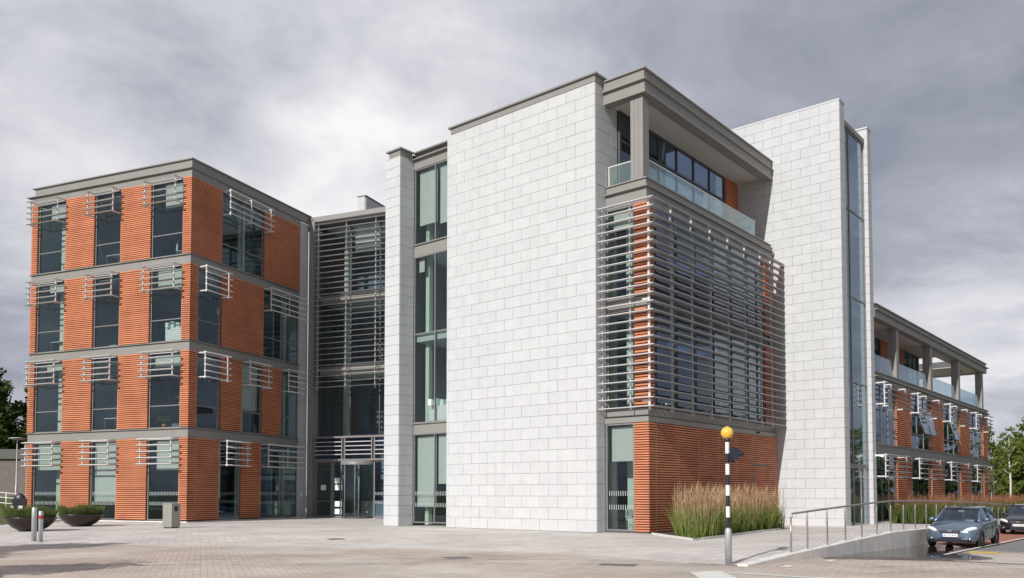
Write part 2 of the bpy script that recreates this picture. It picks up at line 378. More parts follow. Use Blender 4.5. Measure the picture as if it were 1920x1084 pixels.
# footpath and plaza: ruled from its front edge to the feet of the buildings
EDGE = [(-60, 29.5), (-45, 29.2), (-30, 28.9), (-17.2, 28.7), (-11.8, 28.7), (-6.4, 28.3), (-3.5, 27.5), (-1, 26.5), (2.2, 24.75), (4.5, 21.8)]
for q in (-3.1, -2.6, -2.2, -1.2, 0, 1.4, 2.75, 4.3, 5.9, 7.6, 9.1, 11, 14, 17, 20, 26, 32, 40, 50):
    p = MF.w(10.62, q-6.44); EDGE.append((p.x, p.y))
XS = sorted(set([round(-60+k*1.5, 3) for k in range(29)]+[round(-16.5+k*.75, 3) for k in range(60)]+[round(e[0], 3) for e in EDGE]))
XS = [x for x in XS if x <= EDGE[-1][0]]
rows = []
for X in XS:
    e0 = itp(X, [e[0] for e in EDGE], [e[1] for e in EDGE]); r = []
    for k in range(41):
        t = (k/40)**1.7; Y = e0+(95-e0)*t; r.append((X, Y, zpath(X, Y)))
    rows.append(r)
grid('footpath', rows, 'path')
# thin stone channel between footpath and road
V, Fc = [], []
for i in range(9, -1, -1):
    ex, ey = EDGE[i]; n = len(V)//4
    for d, dz in ((.10, -.004), (.08, .010), (-.04, .010), (-.06, .002)):
        V.append((ex, ey-d*1.0, zpath(ex, ey)+dz))
for i in range(9):
    for k in range(3): Fc.append((i*4+k, i*4+k+1, i*4+k+5, i*4+k+4))
meshobj('kerb_channel', V, Fc, 'kerbdull', None, kind='structure', o=(0, 25, 0))
# parking bay, asphalt lane
rows = [[(lambda p: (p.x, p.y, zroad(u, v)+.004))(MF.w(u, v)) for u in (10.9, 12, 13.1)] for v in (-1.5, 2, 5, 9, 14, 20, 30, 45)]
grid('parking_bay', rows, 'bay')
rows = [[(lambda p: (p.x, p.y, zroad(u, v)+.004))(MF.w(u, v)) for u in (13.1, 15, 20, 30, 60)] for v in (2.9, 5, 9, 14, 20, 30, 45, 60)]
grid('asphalt_lane', rows, 'tarmac')
def marking(name, pts, mat='paint', dz=.009):
    V = [(x, y, zroad(*mloc(x, y))+dz) for x, y in pts]; n = len(V)
    o = meshobj(name, V, [tuple(range(n))], mat, None, kind='structure')
    me = o.ob.data
    if me.polygons[0].normal.z < 0: me.flip_normals()
def mpts(l): return [(lambda p: (p.x, p.y))(MF.w(u, v)) for u, v in l]
marking('bay_line', mpts([(13.02, -.5), (13.14, -.5), (13.14, 40), (13.02, 40)]))
marking('lane_line', mpts([(13.2, 2.9), (24, 2.9), (24, 3.05), (13.2, 3.05)]), dz=.012)
marking('yellow_line', mpts([(13.25, 1.6), (14.15, 1.6), (14.15, 2.75), (13.25, 2.75)]), 'yellow')
marking('road_arrow', [(3.95, 19.0), (4.72, 19.35), (4.62, 17.3), (3.8, 17.2)])
marking('road_line', [(4.75, 19.05), (5.75, 18.3), (8.2, 16.4), (8.1, 16.25), (5.6, 18.12), (4.72, 18.85)])
marking('road_dash', [(6.43, 20.56), (6.62, 20.46), (7.02, 21.2), (6.86, 21.3)])
marking('road_dash', [(8.25, 22.72), (8.45, 22.62), (9.02, 23.55), (8.86, 23.65)])
for x0, y0, x1, y1 in ((-7.0, 24.2, -4.3, 23.4), (-3.6, 23.2, -2.6, 22.95), (-1.9, 22.7, -1.1, 22.5)):
    marking('worn_line', [(x0, y0), (x1, y1), (x1, y1+.09), (x0, y0+.09)])
# manhole-like drain strip
marking('drain_channel', mpts([(13.2, -3.2), (22, -3.2), (22, -3.05), (13.2, -3.05)]), 'zincdark')
# puddle
m, t, p = newmat('puddle_water'); p.inputs['Base Color'].default_value = (.035, .03, .028, 1); p.inputs['Roughness'].default_value = .03; p.inputs['Specular IOR Level'].default_value = .9
MAT['puddle'] = m
m, t, p = newmat('damp_paving'); p.inputs['Base Color'].default_value = (.13, .095, .08, 1); p.inputs['Roughness'].default_value = .35; MAT['damp'] = m
def pool(name, pts, mat, dz):
    P = []
    n = len(pts)
    for i in range(n):       # Catmull-Rom outline, slightly ragged
        p0, p1, p2, p3 = [Vector(pts[(i+k) % n]) for k in (-1, 0, 1, 2)]
        for k in range(8):
            t = k/8; q = .5*((2*p1)+(p2-p0)*t+(2*p0-5*p1+4*p2-p3)*t*t+(3*p1-p0-3*p2+p3)*t**3)
            P.append((q.x+(random.uniform(-.09, .09) if q.x > 11.1 else 0), q.y+random.uniform(-.09, .09)))
    marking(name, mpts(P), mat, dz)
pool('damp_patch', [(10.92, -4.6), (10.92, 2), (10.92, 7.2), (11.8, 7.4), (12.8, 5), (13.6, .9), (14.6, -1.2), (13.7, -3.0), (12.3, -4.0)], 'damp', .008)
pool('puddle', [(10.93, -3.9), (10.93, 1.5), (10.93, 6.6), (12.2, 6.0), (12.6, 3), (13.2, .5), (14.2, -1.2), (13.1, -2.5), (11.9, -3.0)], 'puddle', .0125)
def cover(x, y, w, d, ang):
    c, q = math.cos(ang), math.sin(ang); z = max(zroad(*mloc(x, y)), zpath(x, y)) if y > 26 else zroad(*mloc(x, y)); V = []
    for k, zz in ((1.0, .006), (.9, .010)):
        for a, b in ((-w, -d), (w, -d), (w, d), (-w, d)): V.append((x+(a*c-b*q)*k/2, y+(a*q+b*c)*k/2, z+zz))
    o = meshobj('manhole_cover', V, [(0, 1, 5, 4), (1, 2, 6, 5), (2, 3, 7, 6), (3, 0, 4, 7), (4, 5, 6, 7)], 'cover', None, kind='structure')
MAT['cover'] = surf('cast_iron_cover', (.17, .155, .14), .7, .3, vary=.2, nscale=9)
def sweep(pts, w, mat):
    L1, L2 = [], []
    for i, p in enumerate(pts):
        a = Vector(pts[max(i-1, 0)]); b = Vector(pts[min(i+1, len(pts)-1)]); d = (b-a).normalized(); n = Vector((-d.y, d.x))*w/2; q = Vector(p)
        L1.append(q+n); L2.append(q-n)
    V = [(q.x, q.y, zroad(*mloc(q.x, q.y))+.0085) for q in L1]+[(q.x, q.y, zroad(*mloc(q.x, q.y))+.0085) for q in L2]; m_ = len(pts)
    meshobj('tyre_track', V, [(k, k+1, m_+k+1, m_+k) for k in range(m_-1)], mat, None, kind='structure')
m_, t_, p_ = newmat('tyre_rubber_film'); p_.inputs['Base Color'].default_value = (.10, .085, .075, 1); p_.inputs['Roughness'].default_value = .9
tn = t_.nodes; nz = tn.new('ShaderNodeTexNoise'); nz.inputs['Scale'].default_value = 2.2; nz.inputs['Detail'].default_value = 8; gg = tn.new('ShaderNodeNewGeometry'); t_.links.new(gg.outputs['Position'], nz.inputs['Vector'])
mr = tn.new('ShaderNodeMapRange'); mr.inputs[1].default_value = .45; mr.inputs[2].default_value = .75; mr.inputs[3].default_value = 0; mr.inputs[4].default_value = .34; t_.links.new(nz.outputs[0], mr.inputs[0]); t_.links.new(mr.outputs[0], p_.inputs['Alpha'])
MAT['tyrefilm'] = m_
for off in (0, 1.55):
    sweep([(-14+k*1.6, 20.2+off+.9*math.sin(k*.16)) for k in range(14)], .42, 'tyrefilm')
    sweep([(8+k*1.0, 19.0+off-.35*k*.3+k*.5) for k in range(10)], .42, 'tyrefilm')
cover(-1.5, 23.2, .7, .7, .4); cover(2.6, 21.0, .9, .6, -.3); cover(-6.5, 31.5, .6, .6, .42); cover(7.4, 25.6, .45, .45, .5)
# lawn banks
rows = []
for y in (33, 38, 44, 50, 56, 62, 80):
    rows.append([(x, y, (0.02 if x < -20 else -.05)+itp(y, [38, 60], [0, 1.42])*itp(x, [-34, -28], [1, 0])) for x in (-90, -60, -45, -38, -34, -31, -28, -26.5)])
grid('lawn_bank', rows, 'grass')
rows = []
for v in (-6, 0, 8, 14, 19, 30, 46, 60, 90):
    rows.append([(lambda p: (p.x, p.y, z))(MF.w(u, v)) for u, z in ((5.7, .02), (8.2, .06 if v < 25 else .1))])
# soil strip in front of the wing
rows = []
for v in (19.2, 22, 26, 30, 36, 42, 48, 56):
    rows.append([(lambda p: (p.x, p.y, zpath(p.x, p.y)+.05))(MF.w(u, v)) for u in (5.9, 7, 8.3)])
grid('planting_strip', rows, 'soil')
rows = []
for v in (46.5, 60, 80, 110):
    rows.append([(lambda p: (p.x, p.y, .1+(v-46)*.012))(MF.w(u, v)) for u in (-30, -5, 4, 8.3, 10.5)])
grid('lawn', rows, 'grass')
rows = []
for v in (48, 60, 80, 110, 140): rows.append([(lambda p: (p.x, p.y, -.2+(v-48)*.02))(MF.w(u, v)) for u in (10.5, 20, 40, 90)])
grid('far_lawn', rows, 'grass')
# grass verge in the near left corner
V = [(-12.6, 20.2, -.06), (-11.6, 19.2, -.05), (-10.6, 17.6, -.05), (-10.3, 16, -.05), (-13.5, 14, 0), (-16, 17, .03), (-15, 20, 0)]
meshobj('grass_verge', V, [tuple(range(7))], 'grass', None, kind='structure', o=(-12, 18, -.1))

# ================================================================== HELPERS FOR FACADES
def fmap(axis, pl):
    """returns P(along, out, z): point on a facade. axis 'A': along=u, out=-v ; 'B': along=v, out=+u"""
    if axis == 'A': return lambda a, o, z: (a, pl-o, z)
    return lambda a, o, z: (pl+o, a, z)
def window(parent, P, a, b, z0, z1, mull=(), trans=(), glass='glass', fr=.055, rec=.10, blind=None, frame='frame', name='window', dots=False):
    bx = []
    def fb(a0, a1, c0, c1, o0=-rec-.05, o1=-rec+.05): bx.append((P(a0, o0, c0), P(a1, o1, c1)))
    fb(a, a+fr, z0, z1); fb(b-fr, b, z0, z1); fb(a+fr, b-fr, z0, z0+fr); fb(a+fr, b-fr, z1-fr, z1)
    for m_ in mull: fb(m_-fr/2, m_+fr/2, z0+fr, z1-fr, -rec-.045, -rec+.045)
    edges = [a+fr]+[m_ for m_ in mull]+[b-fr]
    for t_ in trans:
        for i in range(len(edges)-1):
            e0 = edges[i]+(fr/2 if i else 0); e1 = edges[i+1]-(fr/2 if i < len(edges)-2 else 0)
            fb(e0, e1, t_-fr/2, t_+fr/2, -rec-.04, -rec+.04)
    w = boxes(name, bx, frame, parent)
    zz = [z0+fr]+list(trans)+[z1-fr]
    for i in range(len(edges)-1):
        for j in range(len(zz)-1):
            e0 = edges[i]+(fr/2 if i else 0); e1 = edges[i+1]-(fr/2 if i < len(edges)-2 else 0)
            c0 = zz[j]+(fr/2 if j else 0); c1 = zz[j+1]-(fr/2 if j < len(zz)-2 else 0)
            box('pane', P(e0, -rec-.012, c0), P(e1, -rec+.012, c1), glass, w)
    if blind:
        for (f0, f1, zb) in blind:
            x0 = a+(b-a)*f0+.08; x1 = a+(b-a)*f1-.08
            box('blind', P(x0, -rec-.19, zb), P(x1, -rec-.17, z1-.12), 'blind', w)
    if dots:
        V, Fc = [], []; T = a+.12
        while T < b-.1:
            for zr_ in (1.05, 1.62):
                q = P(T, -rec+.0165, zr_-.10); q2 = P(T+.035, -rec+.0145, zr_+.10); addbox(V, Fc, [min(i, j) for i, j in zip(q, q2)], [max(i, j) for i, j in zip(q, q2)])
            T += .11
        meshobj('frosted_mark', V, Fc, 'frit', w, kind='stuff')
    return w
def sunbox(parent, P, a, b, ztop, h=1.46, p=.55, nb=5, over=.13, mids=(), bm_='alu'):
    t = .05
    rt = box('sunshade', P(a, .021, ztop-.05), P(b, .05, ztop-.015), 'bracket', parent)
    for x in (a, b-t)+tuple(mids):
        for z in (ztop-.07, ztop-h): box('arm', P(x, .051, z), P(x+t, p, z+.07), 'bracket', rt)
    for x in (a, b-t)+tuple(mids):
        box('upright', P(x-.004, p, ztop-h-.05), P(x+t+.004, p+.055, ztop+.04), 'bracket', rt)
    for k in range(nb):
        z = ztop-h+.02+k*(h-.06)/(nb-1)
        q = bladegeo(P, a-over, b+over, p+.055, p+.24, z, .07)
        meshobj('blade', *q, bm_, rt)
def bladegeo(P, a0, a1, o0, o1, z, th=.028):
    om = (o0+o1)/2; V = []
    prof = [(o0, z), (om, z-th*.55), (o1, z-.002), (om, z+th*.55)]
    for a in (a0, a1):
        for o, zz in prof: V.append(P(a, o, zz))
    Fc = [(0, 1, 5, 4), (1, 2, 6, 5), (2, 3, 7, 6), (3, 0, 4, 7), (3, 2, 1, 0), (4, 5, 6, 7)]
    return V, Fc
def slatpanel(pcs, P, a, b, z0, z1, pitch=.117, proud=.055, joint=()):
    n = max(1, round((z1-z0)/pitch)); pt = (z1-z0)/n; segs = [a]+list(joint)+[b]
    for i in range(len(segs)-1):
        x0 = segs[i]+(.012 if i else 0); x1 = segs[i+1]-(.012 if i < len(segs)-2 else 0)
        for k in range(n):
            zz = z0+k*pt+pt*.22
            pcs.add(P(x0, -.045, zz), P(x1, proud, zz+pt*.62))
def stonewall(pcs, P, a, b, z0, z1, ch=.504, w=1.0, gap=.010, th=.05, half=True, end0=None, start=0, depth0=-.02):
    rows_ = int(round((z1-z0)/ch)); h = (z1-z0)/rows_
    for r in range(rows_):
        xs = []
        x = b-((w*.5) if (r+start) % 2 else w*1.0)*(1 if half else 1)
        cuts = [b]
        while x > a+.12: cuts.append(x); x -= w
        cuts.append(a)
        for i in range(len(cuts)-1):
            pr = th+random.uniform(-.0025, .0025)
            pcs.add(P(cuts[i+1]+gap/2, depth0, z0+r*h+gap/2), P(cuts[i]-gap/2, pr, z0+(r+1)*h-gap/2))

# ================================================================== LEFT OFFICE WING (terracotta)
LA = fmap('A', 0.); LB = fmap('B', 0.)
OW = thing('office_wing', 'four-storey wing clad in orange terracotta slats with silver sunshades, at the left', 'building', LF, (-6.4, 5.5, 0))
BZ = [(0.1, 4.77), (5.33, 9.70), (10.26, 14.63), (15.18, 19.60)]   # cladding zones
FLOORS = [(4.77, 5.31), (9.70, 10.24), (14.63, 15.16)]
# structure: floor slabs, core, interior
for i, (a, b) in enumerate(FLOORS):
    box('floor_slab', (-12.7, .10, a+.05), (-.10, 10.9, b), 'intceil', OW)
    box('floor_band', (-12.78, -.0, a), (0.0, .10, b-.06), 'zinc', OW); box('floor_band', (-.10, .101, a), (0.0, 9.95, b-.06), 'zinc', OW)
    box('sill_flashing', (-12.86, -.09, b-.035), (.09, .10, b+.012), 'zinc', OW); box('sill_flashing', (-.10, .101, b-.035), (.09, 9.95, b+.012), 'zinc', OW)
    box('carpet', (-12.68, .22, b+.014), (-.22, 10.8, b+.03), 'intfloor', OW)
box('ground_slab', (-12.8, .0, -.3), (0, 11, .06), 'conc', OW)
box('carpet', (-12.7, .22, .062), (-.22, 10.8, .08), 'intfloor', OW)
for (z0, z1) in BZ:
    box('core_wall', (-9.0, 5.2, z0+.02), (-4.2, 8.0, z1), 'intdark', OW)
    box('partition', (-12.6, 4.6, z0+.02), (-9.05, 4.72, z1), 'intwall', OW)
    box('partition', (-4.15, 3.6, z0+.02), (-3.4, 3.72, z1), 'intwall', OW)
    box('partition', (-3.0, 7.6, z0+.02), (-.3, 7.72, z1), 'intdark', OW)
    for cu, cv in ((-11.3, .9), (-6.2, .9), (-1.2, .9), (-1.0, 5.0), (-1.0, 9.2)):
        box('column', (cu, cv, z0+.02), (cu+.3, cv+.3, z1), 'intcol', OW)
    box('ceiling', (-12.6, .3, z1-.30), (-.3, 10.7, z1-.26), 'intceil', OW)
box('back_wall', (-12.8, 10.9, 0), (-1.2, 11.0, 19.6), 'zincdark', OW)
box('side_wall', (-12.8, .10, 0), (-12.72, 10.9, 19.6), 'terra', OW); box('side_lining', (-12.715, .22, 0.08), (-12.69, 10.8, 19.55), 'intwall', OW)
# roof
box('roof_slab', (-12.7, .1, 19.62), (-.1, 11.2, 20.0), 'zincdark', OW)
box('lower_fascia', (-12.75, -.02, 19.60), (.02, .1, 20.03), 'zinc', OW); box('lower_fascia', (-.1, .101, 19.60), (.02, 9.95, 20.03), 'zinc', OW)
box('fascia_lip', (-13.15, -.17, 20.031), (.12, .15, 20.085), 'zinc', OW); box('fascia_lip', (-.12, .151, 20.031), (.12, 11.1, 20.085), 'zinc', OW)
box('upper_fascia', (-12.55, -.03, 20.086), (.03, .1, 20.545), 'zinc', OW); box('upper_fascia', (-.1, .101, 20.086), (.03, 11.1, 20.545), 'zinc', OW)
box('coping', (-12.72, -.13, 20.546), (.13, .2, 20.61), 'zinc', OW); box('coping', (-.2, .201, 20.546), (.13, 11.1, 20.61), 'zinc', OW)
# cladding
sl = Pieces('terracotta_slat', 'terra', OW, LF)
AW = [(-12.22, -9.88), (-7.42, -5.36), (-2.95, -.62)]
AS = [(-12.8, -12.26), (-9.84, -7.46), (-5.32, -2.99), (-.58, .0)]
BW = [[(2.5, 4.33, ()), (6.22, 9.93, (8.12,))], [(.62, 2.5, ()), (4.40, 6.2, ()), (8.12, 9.93, ())],
      [(.62, 2.5, ()), (6.3, 9.93, (8.12,))], [(2.5, 6.24, (4.35,))]]
BS = [[(.05, 2.46, (.58,)), (4.37, 6.18, ())], [(.05, .58, ()), (2.54, 4.36, ()), (6.24, 8.08, ())],
      [(.05, .58, ()), (2.54, 6.26, (4.4,))], [(.05, 2.46, (.58,)), (6.28, 9.93, (8.1,))]]
blA = {0: [[(.0, 1, 3.05)], [(0, 1, 1.15)], [(.15, 1, 2.95)]], 1: [[(.25, 1, 9.15)], None, [(.05, 1, 8.9)]],
       2: [[(.3, 1, 14.0)], None, [(.1, 1, 13.4)]], 3: [[(.3, 1, 18.6)], None, [(.3, 1, 18.1)]]}
for f, (z0, z1) in enumerate(BZ):
    for i, (a, b) in enumerate(AW):
        window(OW, LA, a, b, z0, z1, trans=() if f == 0 else (z0+1.28,), blind=blA[f][i], dots=(f == 0))
        sunbox(OW, LA, a, b, z1-.05)
    for (a, b) in AS:
        box('dark_backing', LA(a, -.10, z0), LA(b, -.06, z1), 'terraback', OW)
        slatpanel(sl, LA, a, b if b < 0 else .045, z0+.02, z1)
    for (a, b, mu) in BW[f]:
        window(OW, LB, a, b, z0, z1, mull=mu, trans=() if f == 0 else (z0+1.28,), blind=[(0, 1, z0+1.4)] if (f == 1 and a > 4 and a < 5) else ([(0, .28, 1.3)] if f == 0 and a < 3 else None), dots=(f == 0 and a > 3))
        if not (f == 1 and a > 8) or True: sunbox(OW, LB, a, min(b, 10.2), z1-.05, mids=mu)
    for (a, b, j) in BS[f]:
        box('dark_backing', LB(a, -.10, z0), LB(b, -.06, z1), 'terraback', OW)
        slatpanel(sl, LB, a, b, z0+.02, z1, joint=j)
        for jj in j: box('joint_trim', LB(jj-.012, -.03, z0+.01), LB(jj+.012, .052, z1-.01), 'frame', OW)
sl.build()
# stone corner pier beside the atrium
box('pier_core', (-1.1, 9.96, 0), (-.12, 11.0, 20.0), 'joint', OW)
st = Pieces('stone_panel', 'stone', OW, LF)
for r in range(39): st.add(LB(9.97, -.11, .02+r*.512), LB(10.96, -.06+.0, .02+r*.512+.500))
st.build()
box('intercom', (-.06, 10.32, 1.42), (-.02, 10.52, 1.72), 'alu', OW)

# ================================================================== ENTRANCE ATRIUM
AT = thing('entrance_atrium', 'glazed entrance link behind horizontal silver louvres, between orange wing and stone pier', 'building', LF, (3.4, 12, 0))
box('side_flange', (.06, 10.86, 0), (.48, 11.5, 20.46), 'zinc', AT)
box('top_beam', (.06, 10.86, 20.13), (7.5, 11.5, 20.461), 'zinc', AT)
box('roof_slab', (.06, 11.5, 20.0), (9, 20, 20.3), 'zincdark', AT)
PA = fmap('A', 11.7)
FZ = [(5.45, 9.7), (10.25, 14.6), (15.15, 19.95)]
for i, (a, b) in enumerate(((9.7, 10.25), (14.6, 15.15), (19.951, 20.12))):
    box('spandrel', (.5, 11.62, a), (7.5, 11.8, b), 'zinc' if i < 2 else 'framedark', AT); box('floor_slab', (.5, 11.8, a+.03), (8.5, 19.5, b-.03), 'intceil', AT)
for (z0, z1) in FZ:
    window(AT, PA, .5, 7.4, z0, z1, mull=(2.87, 5.18), trans=() if z0 < 6 else (z0+1.3, z0+3.2), frame='framedark', fr=.09, blind=None if z0 < 12 else [(.36, .66, z0+2.9)])
    box('core_wall', (.6, 15.0, z0), (3.6, 15.2, z1), 'intdark', AT); box('core_wall', (5.4, 16.0, z0), (8.5, 16.2, z1), 'intdark', AT)
    box('column', (1.5, 13, z0), (1.8, 13.3, z1), 'intcol', AT)
box('core_wall', (.6, 15.5, 0.1), (8.5, 15.7, 5.4), 'intwall', AT); box('hall_floor', (.5, 11.2, -.2), (8.5, 15.5, .05), 'conc', AT); box('reception_counter', (2.2, 14.0, .06), (5.6, 14.6, 1.1), 'white', AT)
box('side_wall', (.1, 11.5, 0), (.3, 19.5, 20), 'zincdark', AT)
lv = Pieces('louvre_blade', 'alu', AT, LF)
for k in range(31):
    z = 8.78+k*.3727
    meshobj('louvre_blade', *bladegeo(LA, .49, 7.4, -11.12, -10.86, z, .045), 'bladelight', AT)
for x in (.62, 2.87, 5.18):
    box('louvre_post', (x-.018, 11.13, 8.6), (x+.018, 11.22, 20.12), 'bracket', AT)
    for z in (10, 15, 19.5): box('louvre_arm', (x-.02, 11.221, z), (x+.02, 11.6, z+.08), 'bracket', AT)
# entrance screen
box('entrance_beam', (.49, 10.95, 5.32), (7.4, 11.25, 5.44), 'frame', AT); box('entrance_beam', (.49, 10.95, 3.80), (7.4, 11.25, 3.92), 'frame', AT)
for x in (.49, 2.72, 2.93, 5.04, 5.24): box('entrance_post', (x, 10.98, 3.921), (x+.08, 11.2, 5.319), 'frame', AT)
for k in range(1, 5):
    for a, b in ((.57, 2.72), (3.01, 5.04), (5.32, 7.4)):
        box('entrance_louvre', (a, 11.0, 3.92+k*.28), (b, 11.12, 3.92+k*.28+.05), 'bracket', AT)
for a, b in ((.57, 2.72), (3.01, 5.04), (5.32, 7.4)): box('pane', (a, 11.15, 3.921), (b, 11.165, 5.319), 'glassd', AT)
P11 = fmap('A', 11.0)
d1 = window(AT, P11, .55, 1.95, .05, 3.79, frame='frame', fr=.10, name='door', rec=.12)
box('push_bar', (.66, 11.0, 1.1), (1.84, 11.04, 1.15), 'steel', d1)
d2 = window(AT, P11, 2.0, 2.72, .05, 3.79, frame='frame', fr=.08, name='side_light', rec=.12)
for z in (.25, .75, 1.85, 2.3): box('notice', (2.15, 11.095, z), (2.55, 11.10, z+.36), 'paper', d2)
box('notice', (1.05, 11.095, 1.85), (1.45, 11.10, 2.2), 'paper', d1)
window(AT, P11, 5.2, 7.4, .05, 3.79, frame='frame', fr=.08, name='side_light', rec=.12, glass='glassd', dots=True)
# revolving door
cx, cy, R = 3.95, 11.25, 1.14
rd = lathe('revolving_door', [(R+.06, 0), (R+.06, .28), (R-.3, .28), (R-.3, 0), (R+.06, 0)], (cx, cy, 3.50), 'frame', AT)
lathe('floor_ring', [(R+.03, .05), (R+.03, .09), (0.02, .09)], (cx, cy, 0), 'zincdark', rd)
def arc(name, t0, t1, mat, r=R, z0=.1, z1=3.5):
    V, Fc = [], []; n = 10
    for k in range(n+1):
        t = math.radians(t0+(t1-t0)*k/n)
        for rr in (r, r-.02):
            for z in (z0, z1): V.append((cx+rr*math.cos(t), cy+rr*math.sin(t), z))
    for k in range(n):
        b = k*4; Fc += [(b, b+4, b+5, b+1), (b+2, b+3, b+7, b+6), (b+1, b+5, b+7, b+3), (b, b+2, b+6, b+4)]
    return meshobj(name, V, Fc, mat, rd, smooth=False)
arc('curved_glass', 175, 250, 'glass'); arc('curved_glass', 290, 365, 'glass')
for t in (175, 250, 290, 365):
    t = math.radians(t); tube('door_post', [(cx+R*math.cos(t), cy+R*math.sin(t), .09), (cx+R*math.cos(t), cy+R*math.sin(t), 3.5)], .03, 'frame', rd)
for k in range(3):
    t = math.radians(70+120*k); c_, s_ = math.cos(t), math.sin(t)
    V = [(cx+c_*a-s_*b, cy+s_*a+c_*b, z) for z in (.12, 3.45) for a, b in ((.05, -.012), (R-.08, -.012), (R-.08, .012), (.05, .012))]
    meshobj('door_wing', V, [(0, 3, 2, 1), (4, 5, 6, 7), (0, 1, 5, 4), (1, 2, 6, 5), (2, 3, 7, 6), (3, 0, 4, 7)], 'glass', rd)
tube('door_shaft', [(cx, cy, .09), (cx, cy, 3.5)], .05, 'frame', rd)
# stone upstand on the roof behind
st = Pieces('stone_panel', 'stone', AT, LF)
box('roof_upstand', (.42, 16.3, 20.3), (1.05, 24, 23.6), 'joint', AT); box('upstand_coping', (.38, 16.22, 23.6), (1.16, 24, 23.68), 'zincdark', AT)
for r in range(6):
    st.add((.43, 16.24, 20.5+r*.52), (1.04, 16.31, 20.5+r*.52+.508))
    for k in range(7): st.add((1.04, 16.32+k*1.05, 20.5+r*.52), (1.10, 16.32+k*1.05+1.04, 20.5+r*.52+.508))
st.build()

# ================================================================== MAIN STONE BLOCK
MA = fmap('A', 0.); MB_ = fmap('B', 0.)
SB = thing('stone_block', 'tall block faced in pale grey stone with louvred corner storeys and a roof terrace', 'building', MF, (-3, 4, 0))
box('wall_core', (-8.58, .035, -.1), (-.04, 1.66, 18.94), 'joint', SB)
st = Pieces('stone_panel', 'stone', SB, MF, ch=.004)
stonewall(st, fmap('A', .05), -8.63, 0, 0.01, 18.94)
SIDE = fmap('B', -.05)
stonewall(st, SIDE, .06, .80, .01, 14.6, start=1); stonewall(st, SIDE, .06, 1.70, 14.62, 18.94, ch=.5, start=1)
box('wall_fascia', (-8.38, -.015, 18.95), (.015, 1.6, 19.235), 'zinc', SB)
box('wall_coping', (-8.5, -.11, 19.236), (.11, 1.7, 19.305), 'zinc', SB)
# slender pier
box('pier_core', (-12.66, -.31, -.1), (-11.64, .62, 18.66), 'joint', SB)
PF = fmap('A', -.30); PS = fmap('B', -11.65)
for r in range(37):
    h = .504
    st.add(PF(-12.68, -.02, .01+r*h), PF(-11.605, .05, .01+r*h+h-.012)); st.add(PS(-.295, -.02, .01+r*h), PS(.62, .05, .01+r*h+h-.012))
st.add(PF(-12.68, -.02, .01+37*.504), PF(-11.605, .05, 18.68)); st.add(PS(-.295, -.02, 18.66), PS(.62, .05, 18.68))
box('wall_fascia', (-12.45, -.33, 18.69), (-11.62, .5, 19.0), 'zinc', SB); box('wall_coping', (-12.6, -.43, 19.001), (-11.5, .5, 19.07), 'zinc', SB)
# window strip between pier and slab
box('wall_fascia', (-11.6, .62, 18.2), (-8.6, .8, 18.66), 'zinc', SB); box('fascia_lip', (-11.6, .45, 18.661), (-8.6, .8, 18.70), 'zinc', SB)
box('wall_fascia', (-11.6, .7, 18.701), (-8.6, .85, 19.0), 'zinc', SB); box('wall_coping', (-11.6, .501, 19.001), (-8.7, 1.0, 19.07), 'zinc', SB)
PW = fmap('A', .62)
for z0, z1, tr, bl in ((.15, 4.62, (), [(0, .5, .95), (.5, 1, 2.1)]), (5.16, 13.66, (9.7,), [(.02, .2, 12.9)]), (14.28, 18.19, (), [(.03, .5, 15.3), (.52, 1, 15.15)])):
    window(SB, PW, -11.58, -8.6, z0, z1, mull=(-10.1,), trans=tr, blind=bl, rec=.08, dots=(z0 < 1))
for z0, z1 in ((4.62, 5.16), (13.66, 14.28)):
    box('spandrel', (-11.59, .64, z0), (-8.6, .8, z1-.04), 'zinc', SB); box('sill_flashing', (-11.59, .56, z1-.039), (-8.6, .8, z1), 'zinc', SB)
for z in (4.62, 9.3, 13.7, 18.2): box('floor_slab', (-11.6, .82, z+.02), (-8.7, 6, z+.42), 'intceil', SB)
for z0, z1 in ((.05, 4.6), (5.05, 9.3), (9.75, 13.7), (14.15, 18.2)):
    box('partition', (-11.6, 4.2, z0), (-8.7, 4.3, z1), 'intwall', SB); box('column', (-11.3, 1.2, z0), (-11.05, 1.45, z1), 'intcol', SB)
box('side_wall', (-11.75, .63, 0), (-11.65, 6, 19), 'zincdark', SB); box('back_wall', (-11.6, 6, 0), (-.1, 6.1, 18.9), 'zincdark', SB)
box('roof_slab', (-11.6, 1.0, 18.65), (-.1, 8, 18.75), 'zincdark', SB)
box('inner_wall', (-8.6, 1.68, 0), (-8.5, 6, 18.6), 'intwall', SB)
# --- corner volume
CX = 2.0; CY = .76
CA = fmap('A', CY); CB = fmap('B', CX)
GA = fmap('A', .62); GB = fmap('B', 2.1)
# floors
for z0, z1 in ((4.78, 5.08), (9.25, 9.7), (13.62, 14.18)):
    box('floor_slab', (-.1 if z0 > 6 else 0, CY+.2, z0), (CX-.2, 13.3, z1), 'intceil', SB)
box('ground_slab', (.02, .62, -.3), (2.1, 13.4, .06), 'zincdark', SB)
for z0, z1 in ((.07, 4.77), (5.09, 9.24), (9.71, 13.61)):
    box('partition', (-2.6, 1.7, z0), (-2.5, 13.3, z1), 'intdark', SB); box('carpet', (-2.5, 1.7, z0-.01), (1.8, 13.3, z0), 'intfloor', SB)
    box('column', (.3, 1.9, z0), (.6, 2.2, z1), 'intcol', SB)
    box('partition', (-2.5, 13.31, z0), (1.8, 13.4, z1), 'intwall', SB)
